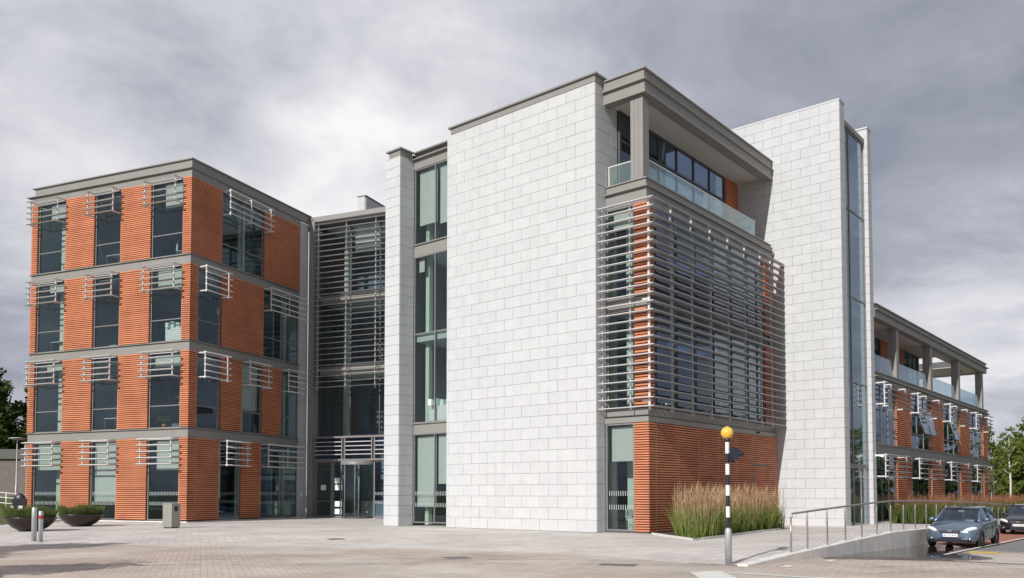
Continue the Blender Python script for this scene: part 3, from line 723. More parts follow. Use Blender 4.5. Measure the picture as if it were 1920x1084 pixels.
# overhanging bands
box('floor_band', (.02, CY-.02, 4.78), (CX+.02, CY+.12, 5.10), 'zinc', SB); box('floor_band', (CX-.1, CY+.121, 4.78), (CX+.02, 13.42, 5.10), 'zinc', SB)
box('lintel', (.02, .60, 4.52), (2.12, .75, 4.74), 'zinc', SB); box('lintel', (2.0, .751, 4.52), (2.12, 13.42, 4.74), 'zinc', SB)
# ground floor
window(SB, GA, .06, 1.42, .08, 4.50, blind=[(.05, 1, 2.95)], rec=.06, dots=True)
st2 = Pieces('terracotta_slat', 'terra', SB, MF)
box('dark_backing', GA(1.44, -.10, .05), GA(2.03, -.06, 4.51), 'terraback', SB); box('dark_backing', GB(.70, -.10, .05), GB(13.4, -.06, 4.51), 'terraback', SB)
slatpanel(st2, GA, 1.45, 2.15, .06, 4.50, pitch=.101)
jo = (1.16, 3.0, 4.87, 6.73, 8.6, 10.4, 12.25)
slatpanel(st2, GB, .62, 13.4, .06, 4.50, pitch=.101, joint=jo)
for j in jo: box('joint_trim', GB(j-.012, -.03, .06), GB(j+.012, .055, 4.5), 'frame', SB)
boxes('service_door', [(GB(10.42, .05, 3.02), GB(12.23, .07, 3.10)), (GB(10.42, .05, .06), GB(10.47, .07, 3.02)), (GB(12.18, .05, .06), GB(12.23, .07, 3.02))], 'zincdark', SB)
# louvred storeys
for z0, z1 in ((5.11, 9.24), (9.71, 13.60)):
    window(SB, CA, .06, 1.40, z0, z1, rec=.05, blind=[(.1, 1, z1-.9)] if z0 > 9 else None)
    box('dark_backing', CA(1.43, -.06, z0), CA(1.97, -.035, z1), 'terraback', SB); box('dark_backing', CB(.8, -.06, z0), CB(1.24, -.035, z1), 'terraback', SB)
    slatpanel(st2, CA, 1.43, 2.05, z0, z1, pitch=.125); slatpanel(st2, CB, .76, 1.24, z0, z1, pitch=.125)
    window(SB, CB, 1.27, 12.28, z0, z1, mull=(3.01, 4.87, 6.73, 8.58, 10.4), rec=.05, glass='glassscreen', frame='framedark', fr=.09, trans=(z0+1.25,))
    box('dark_backing', CB(12.3, -.06, z0), CB(13.4, -.035, z1), 'terraback', SB); slatpanel(st2, CB, 12.31, 13.40, z0, z1, pitch=.125)
box('spandrel', (.02, CY+.02, 9.241), (CX-.02, CY+.14, 9.709), 'zinc', SB); box('spandrel', (CX-.12, CY+.141, 9.241), (CX-.02, 13.4, 9.709), 'framedark', SB)
box('wall_fascia', (.02, CY-.02, 13.61), (CX+.01, CY+.12, 14.2), 'zinc', SB); box('wall_fascia', (CX-.1, CY+.121, 13.61), (CX+.01, 13.42, 14.2), 'zinc', SB)
box('fascia_lip', (.02, CY-.16, 14.201), (CX+.13, CY+.12, 14.245), 'zinc', SB); box('fascia_lip', (CX-.1, CY+.121, 14.201), (CX+.13, 13.42, 14.245), 'zinc', SB)
box('wall_fascia', (.02, CY+.03, 14.246), (CX-.04, CY+.15, 14.58), 'zinc', SB); box('wall_fascia', (CX-.16, CY+.151, 14.246), (CX-.04, 13.38, 14.58), 'zinc', SB)
box('terrace_floor', (.02, CY-.03, 14.581), (CX+.02, 13.38, 14.63), 'zinc', SB)
# louvre blades wrap the corner
def plate(P, z, t=.034):
    n = len(P); cx_ = sum(p[0] for p in P)/n; cy_ = sum(p[1] for p in P)/n
    V = [(x, y, z-t*.5) for x, y in P]+[(x, y, z+t*.5) for x, y in P]
    Fc = [tuple(reversed(range(n))), tuple(range(n, 2*n))]+[(k, (k+1) % n, n+(k+1) % n, n+k) for k in range(n)]
    return V, Fc
UO, VO = 2.66, .095
for k in range(25):
    z = 5.10+k*.35
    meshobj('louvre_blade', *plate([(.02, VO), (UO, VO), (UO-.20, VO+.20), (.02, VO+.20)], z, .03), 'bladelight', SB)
    meshobj('louvre_blade', *plate([(UO, VO), (UO, 13.45), (UO-.26, 13.45), (UO-.26, VO+.26)], z, .026), 'bladeshade', SB)  # same blade round the corner, its shade painted as darker grey
posts = (.32, 2.13, 3.92, 5.69, 7.49, 9.3, 11.11, 12.36)
for v in posts:
    box('louvre_post', (UO-.36, v-.025, 4.95), (UO-.265, v+.025, 13.49), 'bracket', SB)
    for z in (5.3, 9.4): box('louvre_arm', (CX+.03, v-.02, z), (UO-.361, v+.02, z+.08), 'bracket', SB)
for u in (.06, 1.42):
    box('louvre_post', (u-.02, .36, 4.95), (u+.02, .42, 13.62), 'bracket', SB)
    for z in (5.3, 9.4, 13.2): box('louvre_arm', (u-.02, .421, z), (u+.02, CY-.04, z+.08), 'bracket', SB)
# terrace
box('terrace_column', (1.27, .74, 14.631), (1.86, 1.22, 18.1), 'zinc', SB)
boxes('column_seam', [((1.27+.19*k, .730, 14.64), (1.275+.19*k, .739, 18.08)) for k in (1, 2)], 'zincdark', SB)
TB = fmap('B', .12)
window(SB, TB, 1.72, 11.9, 14.65, 18.27, mull=(3.4, 5.1, 6.8, 8.5, 10.2), rec=.05, glass='glassd', frame='framedark', fr=.10, trans=(17.0,))
box('dark_backing', TB(11.95, -.06, 14.64), TB(13.4, -.035, 18.27), 'terraback', SB); slatpanel(st2, TB, 11.95, 13.4, 14.65, 18.27, pitch=.111)
box('partition', (-3.0, 1.75, 14.65), (-2.9, 13.4, 18.3), 'intdark', SB); box('carpet', (-3, 1.75, 14.6), (.05, 13.3, 14.64), 'intfloor', SB)
g = [('glass_panel', (1.80, a+.01, 14.70), (1.815, b-.01, 15.50)) for a, b in zip((1.26, 2.6, 4.1, 5.6, 7.1, 8.6, 10.1), (2.6, 4.1, 5.6, 7.1, 8.6, 10.1, 11.8))]
for n_, a, b in g: box(n_, a, b, 'railglass', SB)
box('glass_panel', (.12, .93, 14.70), (1.25, .945, 15.50), 'railglass', SB); box('glass_panel', (.5, 11.81, 14.7), (1.80, 11.825, 15.5), 'railglass', SB)
box('balustrade_rail', (1.79, 1.23, 15.501), (1.825, 11.83, 15.535), 'alu', SB); box('balustrade_rail', (.05, .92, 15.501), (1.26, .955, 15.535), 'alu', SB)
box('balustrade_post', (.06, .90, 14.631), (.11, .96, 15.5), 'soffit', SB)
# roof over the terrace
box('roof_slab', (0.02, 1.15, 18.5), (1.5, 13.4, 18.7), 'zincdark', SB)
box('soffit', (.02, 1.06, 18.28), (1.54, 13.38, 18.34), 'soffit', SB)
box('edge_beam', (.02, .60, 18.12), (2.04, 1.05, 18.60), 'zinc', SB); box('edge_beam', (1.55, 1.051, 18.12), (2.04, 13.44, 18.60), 'zinc', SB)
boxes('drip_edge', [((.02, .555, 18.10), (2.085, .599, 18.21)), ((2.041, .60, 18.10), (2.085, 13.44, 18.21))], 'zinc', SB)
boxes('fascia_lip', [((.02, .47, 18.601), (2.14, 1.05, 18.645)), ((1.6, 1.051, 18.601), (2.14, 13.6, 18.645))], 'zinc', SB)
boxes('upper_fascia', [((.02, .58, 18.646), (2.03, 1.0, 19.06)), ((1.6, 1.001, 18.646), (2.03, 13.46, 19.06))], 'zinc', SB)
boxes('roof_coping', [((.12, .50, 19.061), (2.10, 1.2, 19.12)), ((1.5, 1.201, 19.061), (2.10, 13.48, 19.12))], 'zinc', SB)
st.build(); st2.build()
# ventilation cap on the band
cv = lathe('vent_cap', [(0, 0), (.09, .01), (.10, .08), (.02, .10)], (2.16, 11.1, 4.60), 'black', SB, seg=12)

# ================================================================== STAIR TOWER
TW = thing('stair_tower', 'tallest pale stone slab tower with a narrow full-height glass strip and second stone fin', 'building', MF, (3, 15, 0))
box('wall_core', (-1.2, 13.535, -.2), (5.53, 14.2, 21.36), 'joint', TW)
st = Pieces('stone_panel', 'stone', TW, MF, ch=.004)
TFp = fmap('A', 13.55); TS = fmap('B', 5.52)
stonewall(st, TFp, -1.1, 5.57, -.12, 21.36, ch=.504)
stonewall(st, TS, 13.56, 14.24, -.12, 21.36, start=1)
box('tower_coping', (-1.2, 13.49, 21.365), (5.59, 14.25, 21.46), 'stone', TW)
box('fin_core', (3.0, 17.9, -.2), (5.53, 18.42, 21.36), 'joint', TW)
FFp = fmap('A', 17.91)
for r in range(43):
    z = -.12+r*.4995
    st.add(FFp(3.0, -.02, z), FFp(5.57, .05, z+.488)); st.add(TS(17.92, -.02, z), TS(18.46, .05, z+.488))
box('tower_coping', (3.0, 17.82, 21.365), (5.59, 18.5, 21.46), 'stone', TW)
st.build()
TG = fmap('B', 5.35)
window(TW, TG, 14.25, 17.85, 3.05, 20.55, mull=(15.45,), trans=(7.35, 11.8, 16.35), rec=.04, fr=.09, frame='frame')
w_ = window(TW, TG, 14.25, 17.85, -.1, 3.04, mull=(15.45, 16.65), rec=.04, fr=.11, frame='zinc', name='door')
box('top_trim', (4.9, 14.24, 20.551), (5.42, 17.86, 20.8), 'zinc', TW)
box('roof_slab', (1, 14.3, 20.3), (5.2, 17.8, 20.5), 'zincdark', TW)
box('back_wall', (-.2, 14.3, 0), (0, 17.8, 20.4), 'intwall', TW)
for k, z in enumerate((4.4, 8.8, 13.2, 17.6)):
    box('landing', (0, 14.3, z), (2.6, 17.8, z+.25), 'intceil', TW); box('landing', (4.2, 14.3, z-2.2), (5.15, 17.8, z-1.95), 'intceil', TW)
    V = [(4.2, 14.4, z-2.1), (4.2, 15.8, z-2.1), (2.6, 15.8, z+.2), (2.6, 14.4, z+.2), (4.2, 14.4, z-2.35), (4.2, 15.8, z-2.35), (2.6, 15.8, z-.05), (2.6, 14.4, z-.05)]
    meshobj('stair_flight', V, [(0, 1, 2, 3), (7, 6, 5, 4), (0, 4, 5, 1), (1, 5, 6, 2), (2, 6, 7, 3), (3, 7, 4, 0)], 'intcol', TW)
sc_ = box('camera_mount', (5.575, 18.25, 3.60), (5.65, 18.33, 3.72), 'white', TW)
tube('security_camera', [(5.65, 18.28, 3.66), (5.78, 18.30, 3.64), (6.02, 18.2, 3.58)], [.03, .05, .055], 'white', sc_)

# ================================================================== RIGHT WING
EW = thing('balcony_wing', 'long three-storey wing with orange slat piers, sunshades and a colonnaded roof balcony, at the right', 'building', MF, (3, 32, 0))
UE = 5.47; V0, V1 = 18.48, 47.6
EB = fmap('B', UE)
sl = Pieces('terracotta_slat', 'terra', EW, MF)
WIN = [(18.55, 22.5), (25.6, 30.1), (33.4, 38.0), (41.25, 45.75)]
PIE = [(22.54, 25.56), (30.14, 33.36), (38.04, 41.21), (45.79, 47.55)]
for f, (z0, z1) in enumerate(((.1, 3.79), (4.34, 7.70))):
    for i, (a, b) in enumerate(WIN):
        w = (b-a)/3; mu = (a+w, a+2*w)
        tr = () if f == 0 else (5.25,)
        window(EW, EB, a, b, z0, z1, mull=mu, trans=tr, rec=.08, glass='glassd', frame='framedark' if f == 0 else 'frame', fr=.07)
        top = z1-.06
        sunbox(EW, EB, a-.35 if i else 18.6, b+.15, top, h=1.22, p=.50, mids=(a+w,) if f else (), bm_='bladeshade')
    for (a, b) in PIE:
        box('dark_backing', EB(a, -.10, z0), EB(b, -.06, z1), 'terraback', EW)
        slatpanel(sl, EB, a, b, z0+.01, z1, pitch=.12, joint=((a+b)/2,))
    box('partition', (1.5, V0, z0), (1.6, V1-.1, z1), 'intdark', EW)
    for v in (24.0, 31.7, 39.5): box('column', (4.6, v, z0), (4.9, v+.3, z1), 'intcol', EW)
for z0, z1 in ((3.79, 4.34),):
    box('floor_band', (UE-.1, V0, z0), (UE+.03, V1, z1-.06), 'zinc', EW); box('sill_flashing', (UE-.1, V0, z1-.059), (UE+.1, V1, z1), 'zinc', EW)
box('floor_slab', (-4, V0, 3.84), (UE-.11, V1-.1, 4.3), 'intceil', EW); box('floor_slab', (-4, V0, 7.73), (UE-.11, V1-.1, 8.2), 'zincdark', EW)
box('ground_slab', (-4, V0, -.3), (UE, V1, .08), 'conc', EW)
box('end_wall', (-4, V1-.1, .09), (UE-.05, V1, 7.69), 'terra', EW)
box('wall_fascia', (UE-.1, V0, 7.70), (UE+.03, V1+.02, 7.96), 'zinc', EW); box('fascia_lip', (UE-.2, V0, 7.961), (UE+.20, V1+.2, 8.0), 'zinc', EW)
box('wall_fascia', (UE-.2, V0, 8.001), (UE+.02, V1+.1, 8.22), 'zinc', EW); box('terrace_floor', (-4, V0, 8.221), (UE+.10, V1+.15, 8.28), 'zinc', EW)
for v in (22.87, 30.4, 38.05, 45.83): box('terrace_column', (5.0, v, 8.281), (5.47, v+.54, 11.2), 'zinc', EW)
for a, b in ((18.5, 22.8), (23.5, 30.3), (31.0, 38.0), (38.7, 45.8)):
    n = 3 if b-a > 4 else 1
    for k in range(n): box('glass_panel', (5.24, a+(b-a)*k/n+.01, 8.31), (5.255, a+(b-a)*(k+1)/n-.01, 9.33), 'railglass', EW)
box('glass_panel', (2, 46.3, 8.31), (5.24, 46.315, 9.33), 'railglass', EW)
EBK = fmap('B', 3.6)
for a, b in ((18.5, 23.6), (26.2, 31.2)):
    box('dark_backing', EBK(a, -.06, 8.29), EBK(b, -.035, 11.24), 'terraback', EW); slatpanel(sl, EBK, a, b, 8.3, 11.24, pitch=.12)
window(EW, EBK, 23.65, 26.15, 8.29, 11.24, mull=(24.9,), frame='framedark', glass='glassd', rec=.05)
window(EW, EBK, 31.25, 34.8, 8.29, 11.24, mull=(32.4, 33.6), frame='framedark', glass='glassd', rec=.05)
box('back_wall', (-1, 34.8, 8.29), (3.65, 34.95, 11.24), 'zinc', EW); box('partition', (1.9, 18.5, 8.29), (2.0, 34.8, 11.24), 'intwall', EW)
# roof with an opening over the terrace end
W0, W1 = 18.5, 47.2
boxes('soffit', [((-2, W0, 11.25), (5.15, 36, 11.29)), ((4.5, 36, 11.25), (5.15, 42, 11.29)), ((-2, 36, 11.25), (1.2, 42, 11.29)), ((-2, 42, 11.25), (5.15, 46.8, 11.29))], 'soffit', EW)
boxes('roof_slab', [((-2, W0, 11.3), (5.3, 36, 11.75)), ((4.5, 36, 11.3), (5.3, 42, 11.75)), ((-2, 36, 11.3), (1.2, 42, 11.75)), ((-2, 42, 11.3), (5.3, 46.8, 11.75))], 'zincdark', EW)
boxes('edge_beam', [((5.16, W0, 11.2), (5.60, 47.1, 11.60)), ((-2, 46.81, 11.2), (5.159, 47.1, 11.60))], 'zinc', EW)
boxes('fascia_lip', [((5.3, W0, 11.601), (5.74, 47.3, 11.645)), ((-2, 46.9, 11.601), (5.299, 47.3, 11.645))], 'zinc', EW)
boxes('upper_fascia', [((5.36, W0, 11.646), (5.57, 46.9, 11.91)), ((-2, 46.81, 11.646), (5.359, 46.9, 11.91))], 'zinc', EW)
boxes('roof_coping', [((5.2, W0, 11.911), (5.66, 47.0, 11.97)), ((-2, 46.7, 11.911), (5.199, 47.0, 11.97))], 'zinc', EW)
for v in (27.0, 34.5, 44.3): lathe('soffit_lamp', [(0, 0), (.22, 0), (.22, .05)], (4.2, v, 11.19), 'zincdark', EW, seg=12)
sl.build()
# tilted open casements in bays two and three
for v, n in ((27.05, 0), (28.6, 0), (34.9, 1)):
    z0, z1 = 5.3, 7.0; w = 1.45; o = .38
    V = [(UE-.03, v, z1), (UE-.03, v+w, z1), (UE+o, v+w, z0), (UE+o, v, z0), (UE-.0, v, z1+.02), (UE-.0, v+w, z1+.02), (UE+o+.03, v+w, z0+.02), (UE+o+.03, v, z0+.02)]
    c = meshobj('open_casement', V, [(0, 1, 2, 3), (7, 6, 5, 4), (0, 4, 5, 1), (1, 5, 6, 2), (2, 6, 7, 3), (3, 7, 4, 0)], 'glass', EW)
    for q0, q1 in (((UE, v), (UE+o, v)), ((UE, v+w), (UE+o, v+w))):
        tube('casement_frame', [(q0[0]-.01, q0[1], z1), (q1[0]+.02, q1[1], z0)], .03, 'frame', c, seg=6)
    tube('casement_frame', [(UE+o+.02, v, z0), (UE+o+.02, v+w, z0)], .03, 'frame', c, seg=6)

# ================================================================== PLANTING BED
def poly_strip(name, pts, w, h, mat, zf):
    V, Fc = [], []
    n = len(pts)
    for i, p in enumerate(pts):
        p = Vector(p); a = Vector(pts[max(i-1, 0)]); b = Vector(pts[min(i+1, n-1)]); d = (b-a).normalized(); nn = Vector((-d.y, d.x))*w/2
        z = zf(p.x, p.y)
        for q, zz in ((p-nn, z-.05), (p-nn, z+h), (p+nn, z+h), (p+nn, z-.05)): V.append((q.x, q.y, zz))
    for i in range(n-1):
        for k in range(3): Fc.append((i*4+k, i*4+k+1, i*4+k+5, i*4+k+4))
    Fc += [(3, 2, 1, 0), (n*4-4, n*4-3, n*4-2, n*4-1)]
    return meshobj(name, V, Fc, mat, None, kind='structure')
bed = [(5.50, 33.72), (6.25, 29.3), (9.0, 33.3), (12.3, 38.3), (12.6, 38.0)]
bed = [(5.55, 33.7), (5.9, 31.5), (6.22, 29.14), (6.6, 29.6), (9.2, 33.9), (12.05, 38.35)]
poly_strip('bed_edging', bed, .10, .07, 'kerb', zpath)
wl = MF.w(2.16, 13.4)
V = [(x, y, zpath(x, y)+.035) for x, y in bed]+[(MF.w(2.16, 13.4).x, MF.w(2.16, 13.4).y, .035), (MF.w(2.16, .7).x, MF.w(2.16, .7).y, .035)]
o_ = meshobj('planting_bed', V, [tuple(range(len(V)))], 'soil', None, kind='structure')
if o_.ob.data.polygons[0].normal.z < 0: o_.ob.data.flip_normals()
def inpoly(x, y, P):
    c = False; j = len(P)-1
    for i in range(len(P)):
        if (P[i][1] > y) != (P[j][1] > y) and x < (P[j][0]-P[i][0])*(y-P[i][1])/(P[j][1]-P[i][1])+P[i][0]: c = not c
        j = i
    return c
def reeds(name, poly, n, hb, hp, zf, wid=.012, m1='reed', m2='plume', plume=True, pp=.20):
    V, Fc, T, V2, F2, T2 = [], [], [], [], [], []
    xs = [p[0] for p in poly]; ys = [p[1] for p in poly]; cl = []
    while len(cl) < n//26:
        x, y = random.uniform(min(xs), max(xs)), random.uniform(min(ys), max(ys))
        if inpoly(x, y, poly): cl.append((x, y, random.uniform(.62, 1.12), random.random()))
    for i in range(n):
        cx_, cy_, ks, tn = random.choice(cl); r = abs(random.gauss(0, .16)); t = random.uniform(0, 6.28)
        x, y = cx_+r*math.cos(t), cy_+r*math.sin(t)
        if not inpoly(x, y, poly): continue
        z = zf(x, y); h = random.uniform(.55, 1.0)*hb*ks; le = random.uniform(.05, .62)*h; t2 = t+random.uniform(-1, 1)
        dx, dy = math.cos(t2)*le, math.sin(t2)*le; w = wid*random.uniform(.7, 1.3); a = random.uniform(0, 3.14); wx, wy = w*math.cos(a), w*math.sin(a)
        k = len(V)
        V += [(x-wx, y-wy, z), (x+wx, y+wy, z), (x+dx*.35+wx*.8, y+dy*.35+wy*.8, z+h*.6), (x+dx*.35-wx*.8, y+dy*.35-wy*.8, z+h*.6), (x+dx, y+dy, z+h)]
        Fc += [(k, k+1, k+2, k+3), (k+3, k+2, k+4)]; tt = min(1, max(0, tn*.5+random.random()*.5)); T += [tt, tt]
        if plume and random.random() < pp:
            H = hp*random.uniform(.68, 1.05)*(ks*.5+.5); dx *= .38; dy *= .38; k = len(V2); s = .004
            V2 += [(x-s, y, z+.3), (x+s, y, z+.3), (x+dx*.6+s, y+dy*.6, z+H*.78), (x+dx*.6-s, y+dy*.6, z+H*.78)]
            F2.append((k, k+1, k+2, k+3)); T2.append(.2); k += 4
            ww = .010; px0, py0 = x+dx*.6, y+dy*.6; px1, py1 = x+dx*1.1, y+dy*1.1
            V2 += [(px0, py0, z+H*.74), (px0+ww, py0+ww*.4, z+H*.84), (px1, py1, z+H), (px0-ww, py0-ww*.4, z+H*.84)]
            F2.append((k, k+1, k+2, k+3)); T2.append(random.random()); k += 4
            V2 += [(px0, py0, z+H*.74), (px0-ww*.4, py0+ww, z+H*.86), (px1, py1, z+H), (px0+ww*.4, py0-ww, z+H*.82)]
            F2.append((k, k+1, k+2, k+3)); T2.append(random.random())
    a = meshobj(name, V, Fc, m1, None, kind='stuff', tones=T)
    if V2: b = meshobj(name.replace('grass', 'grass_plumes'), V2, F2, m2, None, kind='stuff', tones=T2); return a, b
    return a, None
A1, B1 = reeds('feather_grass', [(6.3, 29.75), (6.9, 30.1), (9.2, 34.1), (11.9, 38.1), (12.6, 39.4), (10.6, 38.9), (7.2, 34.6), (6.35, 33.2), (6.1, 31.6)], 7600, 1.35, 2.0, zpath)
tag(A1.ob, 'tall green feather reed grass in the planted corner bed by the striped pole', 'grass'); tag(B1.ob, 'tan seed plumes of the reed grass in the corner bed', 'grass')
PW_ = [tuple(MF.w(u, v))[:2] for u, v in ((6.0, 19.0), (8.2, 19.0), (8.3, 30), (8.3, 54), (6.0, 54), (5.9, 30))]
A1, B1 = reeds('border_grass', PW_, 14000, 1.25, 1.65, lambda x, y: zpath(x, y)+.05, wid=.022, m1='borderreed', m2='rust', pp=.12)
tag(A1.ob, 'dark green border grass along the foot of the right wing', 'grass'); tag(B1.ob, 'rusty plumes of the border grass along the right wing', 'grass')

# ================================================================== RETAINING WALL AND RAILING
ret = thing('retaining_wall', 'low pale concrete wall rising beside the parking bay under the steel railing', 'wall', MF, (10.75, 3, -.3))
V, Fc = [], []; ss = [-3.1, -2.2, -1.2, 0, 1.4, 2.75, 4.3, 5.9, 7.6, 9.1, 11, 14, 17, 20, 26, 32, 36]
for s in ss:
    v = s-6.44; zt = hrail(s)+.02
    for u, z in ((10.88, zroad(10.9, v)-.15), (10.88, zt-.02), (10.86, zt), (10.61, zt), (10.60, zt-.15)): V.append((u, v, z))
for i in range(len(ss)-1):
    for k in range(4): a = i*5+k; Fc.append((a, a+5, a+6, a+1))
Fc.append((0, 1, 2, 3, 4))
wb = meshobj('wall_body', V, Fc, 'conc', ret)
for q in (1.5, 4.5, 7.5, 10.5, 13.5, 17, 20.5): box('wall_joint', (10.879, q-6.445, zroad(10.9, q-6.44)-.05), (10.884, q-6.433, hrail(q)+.01), 'joint', wb)
rail = thing('handrail', 'brushed steel handrail on slim posts along the ramped path', 'railing', MF, (10.73, 3, 0))
RT = [(0, 1.06), (1.2, 1.10), (2.75, 1.156), (4.32, 1.21), (5.9, 1.26), (7.56, 1.31), (9.13, 1.343), (14, 1.325), (20, 1.24), (27, 1.08), (32, .98)]
rp = [(10.73, -6.44+.04, .94)]+[(10.73, s-6.44, z) for s, z in RT]; rp[1] = (10.73, -6.44+.10, 1.06)
tube('top_rail', rp, .03, 'steel', rail, seg=10)
s = 0; k = 0
while s <= 32:
    zt = itp(s, [a for a, b in RT], [b for a, b in RT]); zb = hrail(s)
    if k == 0: tube('post', [(10.73, s-6.44, zb), (10.73, s-6.44, zt-.1)], .027, 'steel', rail)
    else:
        pst = tube('post', [(10.73, s-6.44, zb), (10.73, s-6.44, zt-.16), (10.73, s-6.44, zt-.12), (10.73, s-6.44, zt-.02)], [.024, .024, .010, .010], 'steel', rail)
    s += 1.2 if k == 0 else 1.58; k += 1

# ================================================================== BELISHA BEACON
bx_, by_ = 5.37, 21.17; bz = zpath(bx_, by_)-.02
BE = thing('crossing_beacon', 'black and white striped crossing pole topped by an amber globe', 'beacon', WF, (bx_, by_, bz))
lathe('pole_sleeve', [(.0, 0), (.085, 0), (.085, .83), (.075, .88), (.05, .93), (.0, .93)], (bx_, by_, bz), 'galv', BE, seg=20)
zz = [.93, 1.19, 1.46, 1.73, 1.99, 2.25, 2.52, 2.78, 3.06]
for i in range(len(zz)-1):
    lathe('pole_band', [(.05, zz[i]), (.05, zz[i+1])], (bx_, by_, bz), 'black' if i % 2 == 0 else 'white', BE, seg=20)
lathe('globe_collar', [(.05, 3.06), (.07, 3.08), (.075, 3.14), (.05, 3.16)], (bx_, by_, bz), 'black', BE, seg=20)
lathe('globe', [(.155*math.sin(math.pi*k/14), 3.29-.155*math.cos(math.pi*k/14)) for k in range(15)], (bx_, by_, bz), 'globe', BE, seg=24)
lathe('pole_cap', [(.0, .0), (.04, 0), (.04, .012), (0, .012)], (bx_, by_, bz+3.445), 'globe', BE, seg=10)
hd = box('signal_head', (bx_+.06, by_-.13, bz+2.60), (bx_+.25, by_+.12, bz+2.92), 'black', BE)
tube('signal_hood', [(bx_+.25, by_, bz+2.79), (bx_+.40, by_-.02, bz+2.76)], [.08, .055], 'black', hd)
box('signal_bracket', (bx_+.03, by_-.02, bz+2.56), (bx_+.18, by_+.02, bz+2.599), 'black', hd)

# ================================================================== STREET FURNITURE LEFT
def bollard(x, y, h, r, label, red=False):
    z = zpath(x, y)-.02; b = thing('bollard', label, 'bollard', WF, (x, y, z), 'steel bollards by the planters')
    lathe('post', [(0, 0), (r, 0), (r, h-.03), (r*.8, h), (0, h)], (x, y, z), 'galv', b, seg=18)
    lathe('base_flange', [(r+.001, 0), (r+.05, .0), (r+.05, .02), (r+.001, .02)], (x, y, z), 'galv', b, seg=18)
    if red: lathe('reflective_band', [(r+.003, h-.28), (r+.003, h-.16)], (x, y, z), 'red', b, seg=18)
bollard(-17.05, 30.4, 1.22, .085, 'plain galvanised bollard, left one of the pair by the planters')
bollard(-16.62, 30.05, 1.10, .075, 'galvanised bollard with a red band, right one of the pair', True)
bz_ = 0
BI = thing('litter_bin', 'square grey metal litter bin with a round side opening by the orange corner', 'litter bin', WF, (-15.95, 39.9, 0))
def rbox(name, cx_, cy_, z0, z1, w, d, ang, mat, par, inset=0):
    V = []; c_, s_ = math.cos(ang), math.sin(ang)
    for z in (z0, z1):
        for a, b in ((-w/2, -d/2), (w/2, -d/2), (w/2, d/2), (-w/2, d/2)): V.append((cx_+a*c_-b*s_, cy_+a*s_+b*c_, z))
    return meshobj(name, V, [(0, 3, 2, 1), (4, 5, 6, 7), (0, 1, 5, 4), (1, 2, 6, 5), (2, 3, 7, 6), (3, 0, 4, 7)], mat, par)
ba = -.40
rbox('plinth', -15.95, 39.9, -.02, .05, .46, .46, ba, 'black', BI); bb = rbox('body', -15.95, 39.9, .05, 1.12, .54, .54, ba, 'bin', BI)
for k in range(-2, 3):
    V = []; c_, s_ = math.cos(ba), math.sin(ba)
    ax, ay = -15.95+.1*k*c_+.272*s_, 39.9+.1*k*s_-.272*c_
    rbox('panel_seam', ax, ay, .07, 1.1, .006, .006, ba, 'zincdark', bb)
rbox('lid', -15.95, 39.9, 1.12, 1.16, .57, .57, ba, 'bin', BI)
c_, s_ = math.cos(ba), math.sin(ba)
p0 = Vector((-15.95+.272*c_, 39.9+.272*s_, .9)); tube('bin_opening', [p0, p0+Vector((c_*.006, s_*.006, 0))], .13, 'black', BI, seg=18)
def planter(x, y, label, plab, seed):
    r = 1.02; t = thing('planter_bowl', label, 'planter', WF, (x, y, 0), 'bowl planters outside the orange wing')
    lathe('bowl', [(.0, .0), (.38, .0), (.42, .015), (.68, .16), (.90, .36), (r, .56), (r+.01, .60), (r-.03, .605), (r-.06, .56), (.7, .50), (0, .50)], (x, y, 0), 'bowl', t, seg=40)
    lathe('soil', [(0, .53), (r-.08, .53)], (x, y, 0), 'soil', t, seg=30)
    rnd = random.Random(seed); V, Fc, T, V2, F2, T2 = [], [], [], [], [], []
    for i in range(5200):
        rr = (r-.10)*math.sqrt(rnd.random()); t_ = rnd.uniform(0, 6.28); a, b = x+rr*math.cos(t_), y+rr*math.sin(t_)
        cl = .5+.5*math.sin(a*5+seed)*math.cos(b*4.3); h = (.26+.36*cl)*rnd.uniform(.5, 1.2); le = rnd.uniform(.0, .45)*h; t2 = t_+rnd.uniform(-1.2, 1.2)
        dx, dy = math.cos(t2)*le+(a-x)*.10, math.sin(t2)*le+(b-y)*.10; w = .008; an = rnd.uniform(0, 3.14); wx, wy = w*math.cos(an), w*math.sin(an); k = len(V)
        V += [(a-wx, b-wy, .52), (a+wx, b+wy, .52), (a+dx*.5+wx, b+dy*.5+wy, .52+h*.6), (a+dx*.5-wx, b+dy*.5-wy, .52+h*.6), (a+dx, b+dy, .52+h)]
        Fc += [(k, k+1, k+2, k+3), (k+3, k+2, k+4)]; tt = rnd.random(); T += [tt, tt]
    p = meshobj('lavender', V, Fc, 'lav', None, tones=T, o=(x, y, .53)); tag(p.ob, plab, 'plant', 'plants growing in the bowl planters')
planter(-20.75, 36.7, 'dark bronze bowl planter behind the two bollards', 'bushy green lavender filling the bowl behind the bollards', 3)
planter(-21.3, 42.1, 'dark bronze bowl planter against the orange slats, nearer the building', 'low green lavender in the bowl nearer the orange slats', 8)

